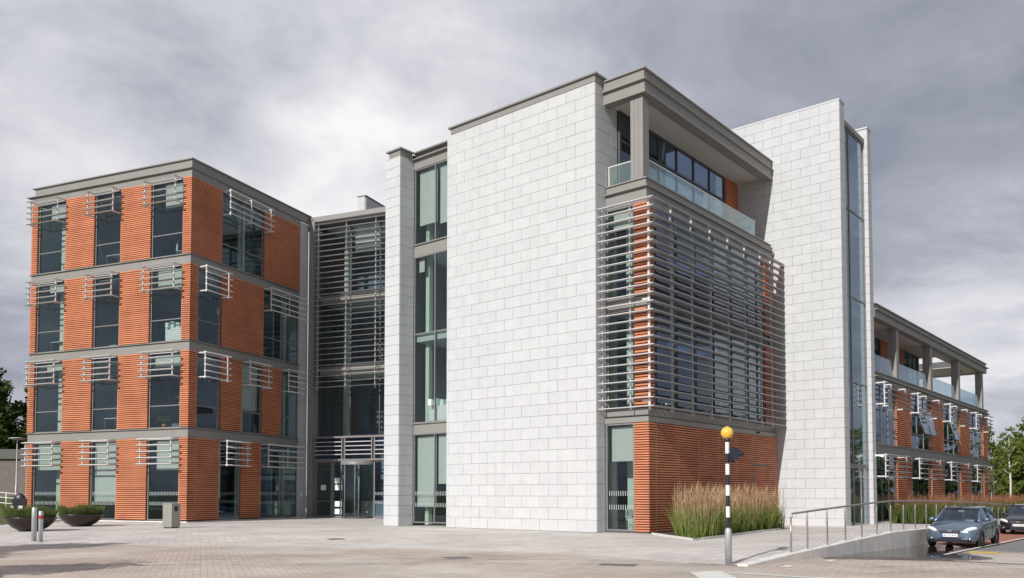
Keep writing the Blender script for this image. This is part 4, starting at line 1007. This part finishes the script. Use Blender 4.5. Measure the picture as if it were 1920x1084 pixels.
# ================================================================== CARS
def evalmesh(ob, name):
    dg = bpy.context.evaluated_depsgraph_get(); me = bpy.data.meshes.new_from_object(ob.evaluated_get(dg)); me.name = name; return me
def car(name, label, u, v, paint, seed=0, hatch=True):
    z0 = zroad(u, v); root = thing(name, label, 'car', MF, (u, v, z0))
    ox, oy, oz = u, v, z0
    ST = [(.00, .50, .30, .52, .60), (.05, .68, .25, .60, .68), (.18, .80, .21, .68, .76), (.45, .865, .19, .76, .84), (.85, .89, .19, .84, .915),
          (1.20, .895, .19, .90, .985), (1.8, .895, .19, .935, .96), (2.6, .895, .19, .955, .97), (3.3, .893, .19, .985, .99), (3.8, .875, .20, 1.01, 1.02),
          (4.08, .83, .24, .99, 1.01), (4.2, .74, .30, .90, .93), (4.24, .58, .36, .80, .84)]
    V, Fc = [], []; K = 9
    for y, w, zl, zb, zt in ST:
        half = [(0, zl), (w*.8, zl), (w*.97, zl+.06), (w, zl+(zb-zl)*.42), (w*.985, zl+(zb-zl)*.75), (w*.95, zb), (w*.80, zb+(zt-zb)*.6), (w*.4, zt-.004), (0, zt)]
        for x, z in half: V.append((x, y, z))
        for x, z in half[1:-1]: V.append((-x, y, z))
    R_ = 16
    def ring(i): return [i*R_+k for k in range(9)]+[i*R_+9+k for k in range(6, -1, -1)]
    for i in range(len(ST)-1):
        a, b = ring(i), ring(i+1)
        for k in range(16): k2 = (k+1) % 16; Fc.append((a[k], a[k2], b[k2], b[k]))
    a = ring(0); Fc.append(tuple(reversed(a))); Fc.append(tuple(ring(len(ST)-1)))
    me = bpy.data.meshes.new('body'); me.from_pydata(V, [], Fc); bm = bmesh.new(); bm.from_mesh(me); bmesh.ops.recalc_face_normals(bm, faces=bm.faces); bm.to_mesh(me); bm.free()
    tmp = bpy.data.objects.new('tmp', me); COL.objects.link(tmp)
    sb = tmp.modifiers.new('s', 'SUBSURF'); sb.levels = 2; sb.render_levels = 2
    cutters = []
    for y in (.86, 3.47):
        bm = bmesh.new(); bmesh.ops.create_cone(bm, cap_ends=True, segments=28, radius1=.355, radius2=.355, depth=2.4, matrix=Matrix.Translation((0, y, .31)) @ Matrix.Rotation(math.pi/2, 4, 'Y'))
        cm = bpy.data.meshes.new('cut'); bm.to_mesh(cm); bm.free(); co = bpy.data.objects.new('cut', cm); COL.objects.link(co); cutters.append(co)
        bo = tmp.modifiers.new('b', 'BOOLEAN'); bo.operation = 'DIFFERENCE'; bo.object = co; bo.solver = 'EXACT'
    bpy.context.view_layer.update(); bme = evalmesh(tmp, 'body')
    for c in cutters+[tmp]: bpy.data.objects.remove(c)
    bme.materials.clear(); bme.materials.append(MAT[paint]); bme.polygons.foreach_set('use_smooth', [True]*len(bme.polygons))
    body = bpy.data.objects.new('body', bme); COL.objects.link(body); body.parent = root.ob; bn = Node(body, (ox, oy, oz))
    def mo(nm, V, Fc, mat, par=root, smooth=False): return meshobj(nm, [(ox+x, oy+y, oz+z) for x, y, z in V], Fc, mat, par, smooth=smooth)
    def bxx(nm, a, b, mat, par=root): return box(nm, (ox+a[0], oy+a[1], oz+a[2]), (ox+b[0], oy+b[1], oz+b[2]), mat, par)
    # inner tub so the wheel arches are dark
    bxx('underbody', (-.6, .35, .2), (.6, 3.95, .6), 'black')
    # greenhouse: glass hull, roof skin, pillars
    gl = [(1.06, .70, .945, 0), (1.95, .585, 1.385, 1), (2.7, .60, 1.44, 1), (3.5, .575, 1.40, 1), (4.02, .66, 1.02, 0)]
    bel = [(1.06, .70, .945), (1.95, .80, .93), (2.7, .82, .94), (3.5, .79, .97), (4.02, .66, 1.0)]
    V = [];
    for (y, w, z, _), (y2, w2, z2) in zip(gl, bel): V += [(-w2, y2, z2), (-w, y, z), (w, y, z), (w2, y2, z2)]
    Fc = []
    for i in range(4):
        a = i*4; b = a+4
        for k in range(3): Fc.append((a+k, a+k+1, b+k+1, b+k))
    mo('windscreen_and_windows', V, Fc, 'carglass')
    # roof skin
    V, Fc = [], []; ys = [1.93, 2.15, 2.7, 3.2, 3.5, 3.62]; zs = [1.39, 1.43, 1.462, 1.45, 1.425, 1.39]; ws = [.595, .61, .625, .61, .59, .575]
    for y, z, w in zip(ys, zs, ws):
        for t in (-1, -.94, -.5, 0, .5, .94, 1): V.append((w*t, y, z+.028*(1-t*t)-(.03 if abs(t) == 1 else 0)))
    for i in range(5):
        for k in range(6): a = i*7+k; Fc.append((a, a+1, a+8, a+7))
    mo('roof', V, Fc, paint, smooth=True)
    for sx in (-1, 1):
        for nm, p in (('windscreen_pillar', [(sx*.73, 1.08, .93), (sx*.66, 1.5, 1.17), (sx*.60, 1.97, 1.39)]), ('rear_pillar', [(sx*.60, 3.45, 1.41), (sx*.66, 3.8, 1.2), (sx*.72, 4.02, 1.0)]), ('centre_pillar', [(sx*.825, 2.55, .93), (sx*.62, 2.68, 1.42)])):
            V, Fc = [], []; tubegeo(V, Fc, p, .045 if nm != 'centre_pillar' else .035, 8); mo(nm, V, Fc, paint if nm != 'centre_pillar' else 'black', smooth=True)
        # mirrors
        V, Fc = [], []; tubegeo(V, Fc, [(sx*.80, 1.42, .96), (sx*.90, 1.40, 1.0), (sx*1.02, 1.38, 1.02)], [.03, .085, .05], 10); mo('mirror', V, Fc, paint, smooth=True)
        # headlights
        hx, hy, hz = sx*.63, .20, .665
        V, Fc = [], []
        for i in range(9):
            ph = math.pi*i/8
            for k in range(14):
                th = 2*math.pi*k/14; X, Y, Z = math.sin(ph)*math.cos(th), math.sin(ph)*math.sin(th), math.cos(ph)
                xx = hx+X*.205; V.append((xx, hy+Y*.13+sx*X*.17, hz+Z*.085+sx*X*.05))
        for i in range(8):
            for k in range(14): k2 = (k+1) % 14; Fc.append((i*14+k, i*14+k2, (i+1)*14+k2, (i+1)*14+k))
        h = mo('headlight', V, Fc, 'alu' , smooth=True)
        V, Fc = [], []; tubegeo(V, Fc, [(sx*.62, .09, .335), (sx*.615, .03, .335)], .05, 12); mo('fog_light', V, Fc, 'chrome', smooth=True)
        for y in (.86, 3.47):
            wx = sx*.80
            V, Fc = [], []
            pr = [(.20, -.10), (.29, -.10), (.315, -.06), (.32, 0), (.315, .06), (.29, .10), (.20, .10)]
            for r, d in pr:
                for k in range(28): t = 2*math.pi*k/28; V.append((wx+d, y+r*math.cos(t), .32+r*math.sin(t)))
            for i in range(len(pr)-1):
                for k in range(28): k2 = (k+1) % 28; Fc.append((i*28+k, i*28+k2, (i+1)*28+k2, (i+1)*28+k))
            wn = mo('wheel', V, Fc, 'tyre', smooth=True)
            V, Fc = [], []; fx = wx+sx*.075
            tubegeo(V, Fc, [(fx-sx*.02, y, .32), (fx, y, .32)], .06, 12)
            for k in range(5):
                t = 2*math.pi*k/5+.3; c_, s_ = math.cos(t), math.sin(t); n = len(V)
                for dd in (fx-sx*.02, fx):
                    for rr, ww in ((.03, .045), (.205, .03)):
                        for q in (-1, 1): V.append((dd, y+c_*rr-s_*ww*q, .32+s_*rr+c_*ww*q))
                Fc += [(n, n+1, n+3, n+2), (n+4, n+6, n+7, n+5), (n, n+2, n+6, n+4), (n+1, n+5, n+7, n+3), (n+2, n+3, n+7, n+6)]
            n = len(V)
            for r in (.195, .215):
                for k in range(24): t = 2*math.pi*k/24; V.append((fx, y+r*math.cos(t), .32+r*math.sin(t)))
            for k in range(24): k2 = (k+1) % 24; Fc.append((n+k, n+k2, n+24+k2, n+24+k))
            mo('rim', V, Fc, 'rim', wn)
    gz = .60
    bxx('grille', (-.33, -.02, .545), (.33, .10, .645), 'black'); bxx('grille_bar', (-.35, -.035, .60), (.35, .05, .612), 'chrome'); bxx('grille_bar', (-.31, -.035, .565), (.31, .05, .575), 'chrome')
    bxx('grille_bar', (-.36, -.030, .642), (.36, .07, .655), 'chrome')
    V, Fc = [], []; n = 16
    for yy in (-.06, .0):
        for k in range(n): t = 2*math.pi*k/n; V.append((.085*math.cos(t), yy, .615+.04*math.sin(t)))
    Fc = [tuple(range(n))]+[(k, (k+1) % n, n+(k+1) % n, n+k) for k in range(n)]; mo('badge', V, Fc, 'chrome')
    bxx('lower_intake', (-.36, -.02, .26), (.36, .1, .37), 'black')
    pl = bxx('number_plate', (-.26, -.045, .405), (.26, -.02, .515), 'white'); bxx('plate_band', (-.26, -.048, .405), (-.215, -.046, .515), 'plateb', pl)
    for k, x in enumerate((-.17, -.12, -.03, .03, .10, .15, .20)): bxx('plate_character', (x-.014, -.048, .435), (x+.014, -.046, .485), 'zincdark', pl)
    bxx('bumper_lip', (-.62, -.01, .215), (.62, .12, .25), 'black')
    for sx in (-1, 1):     # door seams and handles
        for y in (1.45, 2.60, 3.35): bxx('door_seam', (sx*.886, y, .34), (sx*.899, y+.010, .90), 'black', bn)
        for y in (2.35, 3.25): bxx('door_handle', (sx*.89, y, .80), (sx*.918, y+.16, .83), paint, bn)
        bxx('side_trim', (sx*.88, 1.3, .42), (sx*.905, 3.0, .47), paint, bn)
    # cabin
    for sx in (-.37, .37):
        bxx('seat', (sx-.22, 2.1, .45), (sx+.22, 2.6, .62), 'black'); bxx('seat_back', (sx-.22, 2.55, .6), (sx+.22, 2.7, 1.18), 'black'); bxx('head_rest', (sx-.11, 2.6, 1.2), (sx+.11, 2.7, 1.34), 'black')
    bxx('dashboard', (-.68, 1.2, .75), (.68, 1.6, .93), 'black')
    bxx('windscreen_notice', (.25, 1.22, .94), (.55, 1.23, 1.0), 'paper') if seed == 0 else None
    bxx('rear_mirror', (-.10, 1.85, 1.27), (.10, 1.88, 1.33), 'white')
    return root
car('parked_car', 'blue-grey five-door car parked nose-out beside the low wall, nearest the camera', 12.22, 4.5, 'carblue')
car('parked_car', 'black car parked behind the blue-grey one, cut by the right edge', 12.15, 18.3, 'carblack', 1)

# ================================================================== TREES
def leafmesh(n, blobs, size, seed, mat):
    rnd = random.Random(seed); V, Fc, T = [], [], []
    tot = sum(b[3]**2 for b in blobs)
    for bx0, by0, bz0, br in blobs:
        m_ = int(n*br**2/tot); sub = []
        for _ in range(max(6, int(22*br/1.5))):
            d = Vector((rnd.gauss(0, 1), rnd.gauss(0, 1), rnd.gauss(0, 1))).normalized()*br*rnd.uniform(.55, 1.0); d.z *= .85
            sub.append((Vector((bx0, by0, bz0))+d, rnd.random()))
        for _ in range(m_):
            c, tn = rnd.choice(sub); q = c+Vector((rnd.gauss(0, 1), rnd.gauss(0, 1), rnd.gauss(0, .7)))*br*.17
            s = size*rnd.uniform(.6, 1.3); nrm = Vector((rnd.gauss(0, 1), rnd.gauss(0, 1), rnd.gauss(.6, 1))).normalized()
            a = nrm.orthogonal().normalized()*s; b = nrm.cross(a).normalized()*s*.6; k = len(V)
            V += [tuple(q-a), tuple(q-b), tuple(q+a), tuple(q+b)]; Fc.append((k, k+1, k+2, k+3)); T.append(min(1, max(0, tn*.6+rnd.random()*.5-.05)))
    me = bpy.data.meshes.new('crown'); me.from_pydata(V, [], Fc); at = me.attributes.new('tone', 'FLOAT', 'FACE'); at.data.foreach_set('value', T)
    me.materials.append(MAT[mat]); return me
def trunkmesh(h, r, blobs, seed, mat='bark'):
    rnd = random.Random(seed); V, Fc = [], []
    tubegeo(V, Fc, [(0, 0, -.3), (.02*h*rnd.uniform(-1, 1), 0, h*.3), (.03*h*rnd.uniform(-1, 1), .02*h, h*.62), (0, 0, h*.9)], [r*1.25, r*.9, r*.6, r*.15], 9)
    for b in blobs:
        z0 = min(h*.6, max(h*.25, b[2]-b[3]*1.2)); tubegeo(V, Fc, [(0, 0, z0), (b[0]*.5, b[1]*.5, (z0+b[2])/2+.1), (b[0], b[1], b[2])], [r*.45, r*.28, r*.08], 6)
    me = bpy.data.meshes.new('trunk'); me.from_pydata(V, [], Fc); me.polygons.foreach_set('use_smooth', [True]*len(me.polygons)); me.materials.append(MAT[mat]); return me
PRO = {}
def proto(key, h, r, spread, n, size, mat, nb=9, low=.3, bark='bark'):
    rnd = random.Random(hash(key) % 1000 if False else len(PRO)+11); blobs = []
    for i in range(nb):
        zf = low+(1-low)*(i+.5)/nb; rad = spread*math.sin(math.pi*min(1, (zf-low)/(1-low)*.85+.15))*rnd.uniform(.35, .8)
        t = i*2.4+rnd.uniform(-.4, .4); blobs.append((rad*math.cos(t), rad*math.sin(t), h*zf*.93, spread*rnd.uniform(.38, .58)*(1-.35*zf)))
    PRO[key] = (leafmesh(n, blobs, size, len(PRO)+5, mat), trunkmesh(h, r, blobs, len(PRO)+3, bark))
proto('broad', 11, .30, 4.2, 15000, .17, 'leaf', 12, .18)
proto('broad2', 9, .24, 3.8, 12000, .16, 'leafl', 11, .12)
proto('light', 7, .12, 2.6, 6000, .12, 'leafy', 8, .15)
proto('birch', 7.5, .085, 1.7, 2400, .085, 'leafl', 8, .42, 'birch')
proto('sapling', 2.8, .035, .7, 60, .06, 'leafy', 4, .5, 'birch')
def tree(key, x, y, z, s, rot, label, group=None, name='tree', sz=1.):
    r = bpy.data.objects.new(name, None); COL.objects.link(r); r.location = (x, y, z); r.rotation_euler = (0, 0, rot); r.scale = (s, s, s*sz)
    tag(r, label, 'tree', group)
    for nm, me in zip(('crown', 'trunk'), PRO[key]):
        o = bpy.data.objects.new(nm, me); COL.objects.link(o); o.parent = r
GL = 'trees behind the brown wall at the left'; GR = 'trees closing the view at the right'
for x, y, s, k, l in ((-43.8, 71, 1.0, 'broad', 'dark tree in front, filling the gap beside the orange wing'), (-47.5, 76, 1.08, 'broad', 'dark leafy tree at the left edge, cut by the frame'), (-40.5, 74, 1.03, 'broad', 'dark leafy tree between the left edge and the orange wing'),
                      (-36.0, 82, .95, 'broad', 'dark leafy tree half hidden by the orange wing')):
    tree(k, x, y, 1.0, s, x, l, GL, 'leafy_tree')
RT_ = [(50.5, 92, 'broad2', 1.15, 'tall green tree right beside the end of the right wing', 1.0), (54.5, 88, 'broad2', 1.0, 'mid-green tree behind the slim lamp post', .9), (58.5, 96, 'broad2', 1.15, 'pale bushy tree behind the white birch', .95),
       (63, 92, 'broad', 1.0, 'dark tree at the right edge behind the birch', .85), (47.0, 82, 'light', .72, 'small yellow-green tree in front of the dark trees', 1.0), (54, 80, 'light', .75, 'yellow-green shrub-like tree left of the birch trunk', .9)]
for i, (x, y, k, s, l, sz) in enumerate(RT_): tree(k, x, y, .2, s, i*1.3, l, GR, 'leafy_tree', sz)
tree('birch', 41.0, 70, .5, .92, .4, 'slender birch with a pale bare trunk at the right edge', None, 'birch_tree')
tree('sapling', 37.2, 66, .2, 1.15, 1.4, 'bare forked sapling just beyond the right wing', None, 'sapling')
# belt going on to the right of the view, mirrored in the windows of the right wing
for i, (x, y, k, s) in enumerate(((68, 86, 'broad', 1.0), (73, 80, 'broad2', 1.1), (78, 74, 'broad', 1.05), (82, 66, 'broad2', 1.1), (86, 58, 'broad', 1.0), (88, 50, 'broad2', 1.1), (90, 41, 'broad', 1.05), (70, 70, 'birch', 1.1), (76, 58, 'birch', 1.0), (92, 31, 'broad', 1.1), (95, 20, 'broad2', 1.1))):
    tree(k, x, y, 0, s, i*.9, '%s tree number %s from the building in the belt across the car park' % ({'broad': 'dark leafy', 'broad2': 'paler leafy', 'birch': 'birch'}[k], ('one', 'two', 'three', 'four', 'five', 'six', 'seven', 'eight', 'nine', 'ten', 'eleven')[i]), 'trees across the car park', 'leafy_tree')
# street trees left of the camera whose shade falls on the paving
for i, (x, y, s) in enumerate(((-20.8, 18.6, .92), (-14.9, 13.6, .66), (-24.5, 16.0, .95), (-19.5, 9.8, .7))):
    tree('broad2', x, y, 0, s, i*2.1, ('first', 'second', 'third', 'fourth')[i]+' street tree left of the view, '+('tall' if s > .8 else 'low')+', shading the paving', 'street trees left of the view', 'leafy_tree')
def tuft(poly, n, zf, name, label):
    V, Fc, T = [], [], []; xs = [p[0] for p in poly]; ys = [p[1] for p in poly]; c = 0
    while c < n:
        x, y = random.uniform(min(xs), max(xs)), random.uniform(min(ys), max(ys))
        if not inpoly(x, y, poly): continue
        c += 1; z = zf(x, y); h = random.uniform(.05, .13); a = random.uniform(0, 3.14); wx, wy = .006*math.cos(a), .006*math.sin(a); k = len(V)
        V += [(x-wx, y-wy, z), (x+wx, y+wy, z), (x+random.uniform(-.04, .04), y+random.uniform(-.04, .04), z+h)]; Fc.append((k, k+1, k+2)); T.append(random.random())
    o = meshobj(name, V, Fc, 'reed', None, kind='stuff', tones=T); tag(o.ob, label, 'grass')
tuft([(-12.6, 20.2), (-11.6, 19.2), (-10.6, 17.6), (-10.5, 16.8), (-13, 16), (-14, 19)], 9000, lambda x, y: -.05, 'lawn_grass', 'short green grass in the near left corner')

# ================================================================== LEFT BACKGROUND
BWl = thing('boundary_wall', 'long low brown brick wall with a dark coping behind the lawn at the left', 'wall', WF, (-45, 62, 1.3))
box('wall_body', (-80, 62, .8), (-30, 62.4, 4.15), 'darkwall', BWl); box('wall_cap', (-80, 61.8, 4.15), (-30, 62.6, 4.85), 'zincdark', BWl)
bst = Pieces('brick_pier', 'darkwall', BWl, WF)
def lamp(x, y, z, h, label, head='disc', tilt=0):
    t = thing('street_lamp', label, 'street lamp', WF, (x, y, z))
    lathe('pole', [(.07, 0), (.07, 1.2), (.045, 1.25), (.04, h)], (x, y, z), 'galv', t, seg=12)
    if head == 'disc': lathe('lamp_head', [(0, h), (.12, h+.0), (.55, h+.10), (.56, h+.14), (.1, h+.20), (0, h+.2)], (x, y, z), 'galv', t, seg=24)
    else: tube('lamp_head', [(x, y, z+h), (x-.5, y-.2, z+h+.1), (x-1.0, y-.4, z+h+.1)], [.05, .09, .06], 'galv', t)
lamp(-33.7, 57.8, .9, 4.35, 'slim grey lamp post with a flat disc head by the left lawn')
lamp(42.2, 74.5, .4, 3.7, 'slim pale lamp post among the trees at the right', 'arm')
# ramp railing in front of the brown wall
RR = thing('ramp_railing', 'thin white tubular railing on the sloping lawn at the left', 'railing', WF, (-33, 54, 1.0))
for dz in (0, .35, .65): tube('rail', [(-39, 56, 1.55+dz), (-33.6, 54, 1.15+dz), (-29.0, 53.5, .75+dz)], .03, 'white', RR, seg=6)
for k in range(7):
    x = -38+k*1.5; y = itp(x, [-39, -33.6, -29], [56, 54, 53.5]); z = itp(x, [-39, -33.6, -29], [1.55, 1.15, .75]); tube('post', [(x, y, z-.5), (x, y, z+.66)], .03, 'white', RR, seg=6)
UB = thing('utility_cabinet', 'black rounded utility cabinet with a white notice on the left lawn', 'cabinet', WF, (-26.9, 46.5, .25))
rbox('body', -26.9, 46.5, .25, 1.35, .62, .4, .2, 'black', UB); lathe('domed_top', [(.31, 0), (.27, .15), (.15, .26), (0, .3)], (-26.9, 46.5, 1.35), 'black', UB, seg=16, sy=.65)
rbox('notice', -26.72, 46.27, .62, .95, .22, .01, .2, 'white', UB); rbox('notice', -27.15, 46.18, .62, .95, .16, .01, .2, 'white', UB)

# ================================================================== THINGS SEEN INSIDE
def chair(x, y, fr, z, label, ang=0., col='paper'):
    w = fr.w(x, y, z); t = thing('office_chair', label, 'chair', WF, tuple(w), 'chairs seen through the windows')
    X, Y, Z = w
    def q(a, b): c_, s_ = math.cos(ang), math.sin(ang); return (X+a*c_-b*s_, Y+a*s_+b*c_)
    rbox('seat', X, Y, Z+.44, Z+.48, .46, .44, ang, col, t); bx2 = q(0, .22); rbox('backrest', *bx2, Z+.52, Z+.9, .44, .03, ang, col, t)
    for a, b in ((-.2, -.2), (.2, -.2), (-.2, .2), (.2, .2)): p = q(a, b); tube('leg', [(p[0], p[1], Z), (p[0], p[1], Z+.44)], .013, 'chrome', t, seg=6)
chair(1.05, 1.15, MF, .07, 'pale chair behind the ground-floor corner window of the stone block', .6)
chair(-.9, 3.4, LF, .09, 'pale chair behind the ground-floor side window of the orange wing', 1.2)
chair(-10.6, .8, LF, 15.2, 'chair behind the top-floor window at the far left of the orange wing', .3)
chair(-1.6, .9, LF, 15.2, 'chair behind the top-floor window nearest the corner of the orange wing', 2.1)
def desk(x, y, fr, z, label):
    w = fr.w(x, y, z); t = thing('desk', label, 'desk', WF, tuple(w), 'desks seen through the windows'); X, Y, Z = w; a = -fr.a
    def q(p, r_): return X+p*math.cos(a)-r_*math.sin(a), Y+p*math.sin(a)+r_*math.cos(a)
    rbox('desk_top', X, Y, Z+.72, Z+.75, 1.5, .75, a, 'white', t)
    for p in (-.7, .7): rbox('leg_panel', *q(p, 0), Z, Z+.72, .03, .7, a, 'frame', t)
    rbox('monitor', *q(-.2, .1), Z+.86, Z+1.2, .52, .03, a, 'black', t); rbox('monitor_stand', *q(-.2, .14), Z+.75, Z+.86, .06, .04, a, 'black', t); rbox('paper_tray', *q(.45, .0), Z+.75, Z+.86, .3, .25, a, 'paper', t)
desk(-6.4, .95, LF, 15.2, 'white desk with monitor behind the middle top-floor window of the orange wing')
desk(-6.3, .95, LF, 5.36, 'white desk with monitor behind the middle first-floor window of the orange wing')
desk(-11.0, 1.0, LF, 10.28, 'white desk with monitor behind the leftmost second-floor window of the orange wing')
desk(-1.5, 7.2, LF, 10.28, 'white desk with monitor behind the wide second-floor side window of the orange wing')
desk(-.9, 4.3, MF, 14.66, 'white desk behind the roof terrace glazing of the stone block')
def potplant(x, y, fr, z, label):
    w = fr.w(x, y, z); t = thing('pot_plant', label, 'pot plant', WF, tuple(w), 'pot plants on the window sills')
    lathe('pot', [(0, 0), (.09, 0), (.12, .2), (0, .2)], tuple(w), 'terra', t, seg=12)
    V, Fc, T = [], [], []; rnd = random.Random(int(x*100))
    for i in range(60):
        d = Vector((rnd.gauss(0, .5), rnd.gauss(0, .5), rnd.uniform(.3, 1.3))).normalized()*rnd.uniform(.2, .55); c = Vector(w)+Vector((0, 0, .2))+d
        a = Vector((rnd.gauss(0, 1), rnd.gauss(0, 1), rnd.gauss(0, 1))).normalized()*.07; b = a.orthogonal().normalized()*.035; k = len(V)
        V += [tuple(c-a), tuple(c-b), tuple(c+a), tuple(c+b)]; Fc.append((k, k+1, k+2, k+3)); T.append(rnd.random())
    meshobj('foliage', V, Fc, 'leafl', t, tones=T, o=tuple(w))
potplant(-1.0, .45, LF, 6.62, 'pot plant standing high behind the first-floor window nearest the corner')
potplant(-2.2, .45, LF, 5.40, 'pot plant on the floor behind the first-floor window nearest the corner')
potplant(-10.6, 1.1, MF, 14.3, 'pot plant at the top window between stone pier and slab')
def storage(x, y, fr, z, label):
    w = fr.w(x, y, z); t = thing('storage_unit', label, 'cabinet', WF, tuple(w)); X, Y, Z = w
    rbox('cabinet', X, Y, Z, Z+.85, 1.3, .35, -fr.a, 'white', t)
    for k in range(4): rbox('binder', X-.45+.3*k, Y+.02*k, Z+.85, Z+1.15+.05*(k % 2), .22, .3, -fr.a, 'paper', t)
storage(-1.5, .55, LF, 10.28, 'white storage unit with binders behind the second-floor corner window')
storage(-10.0, 1.0, MF, 5.15, 'white storage unit behind the first-floor strip window of the stone block')
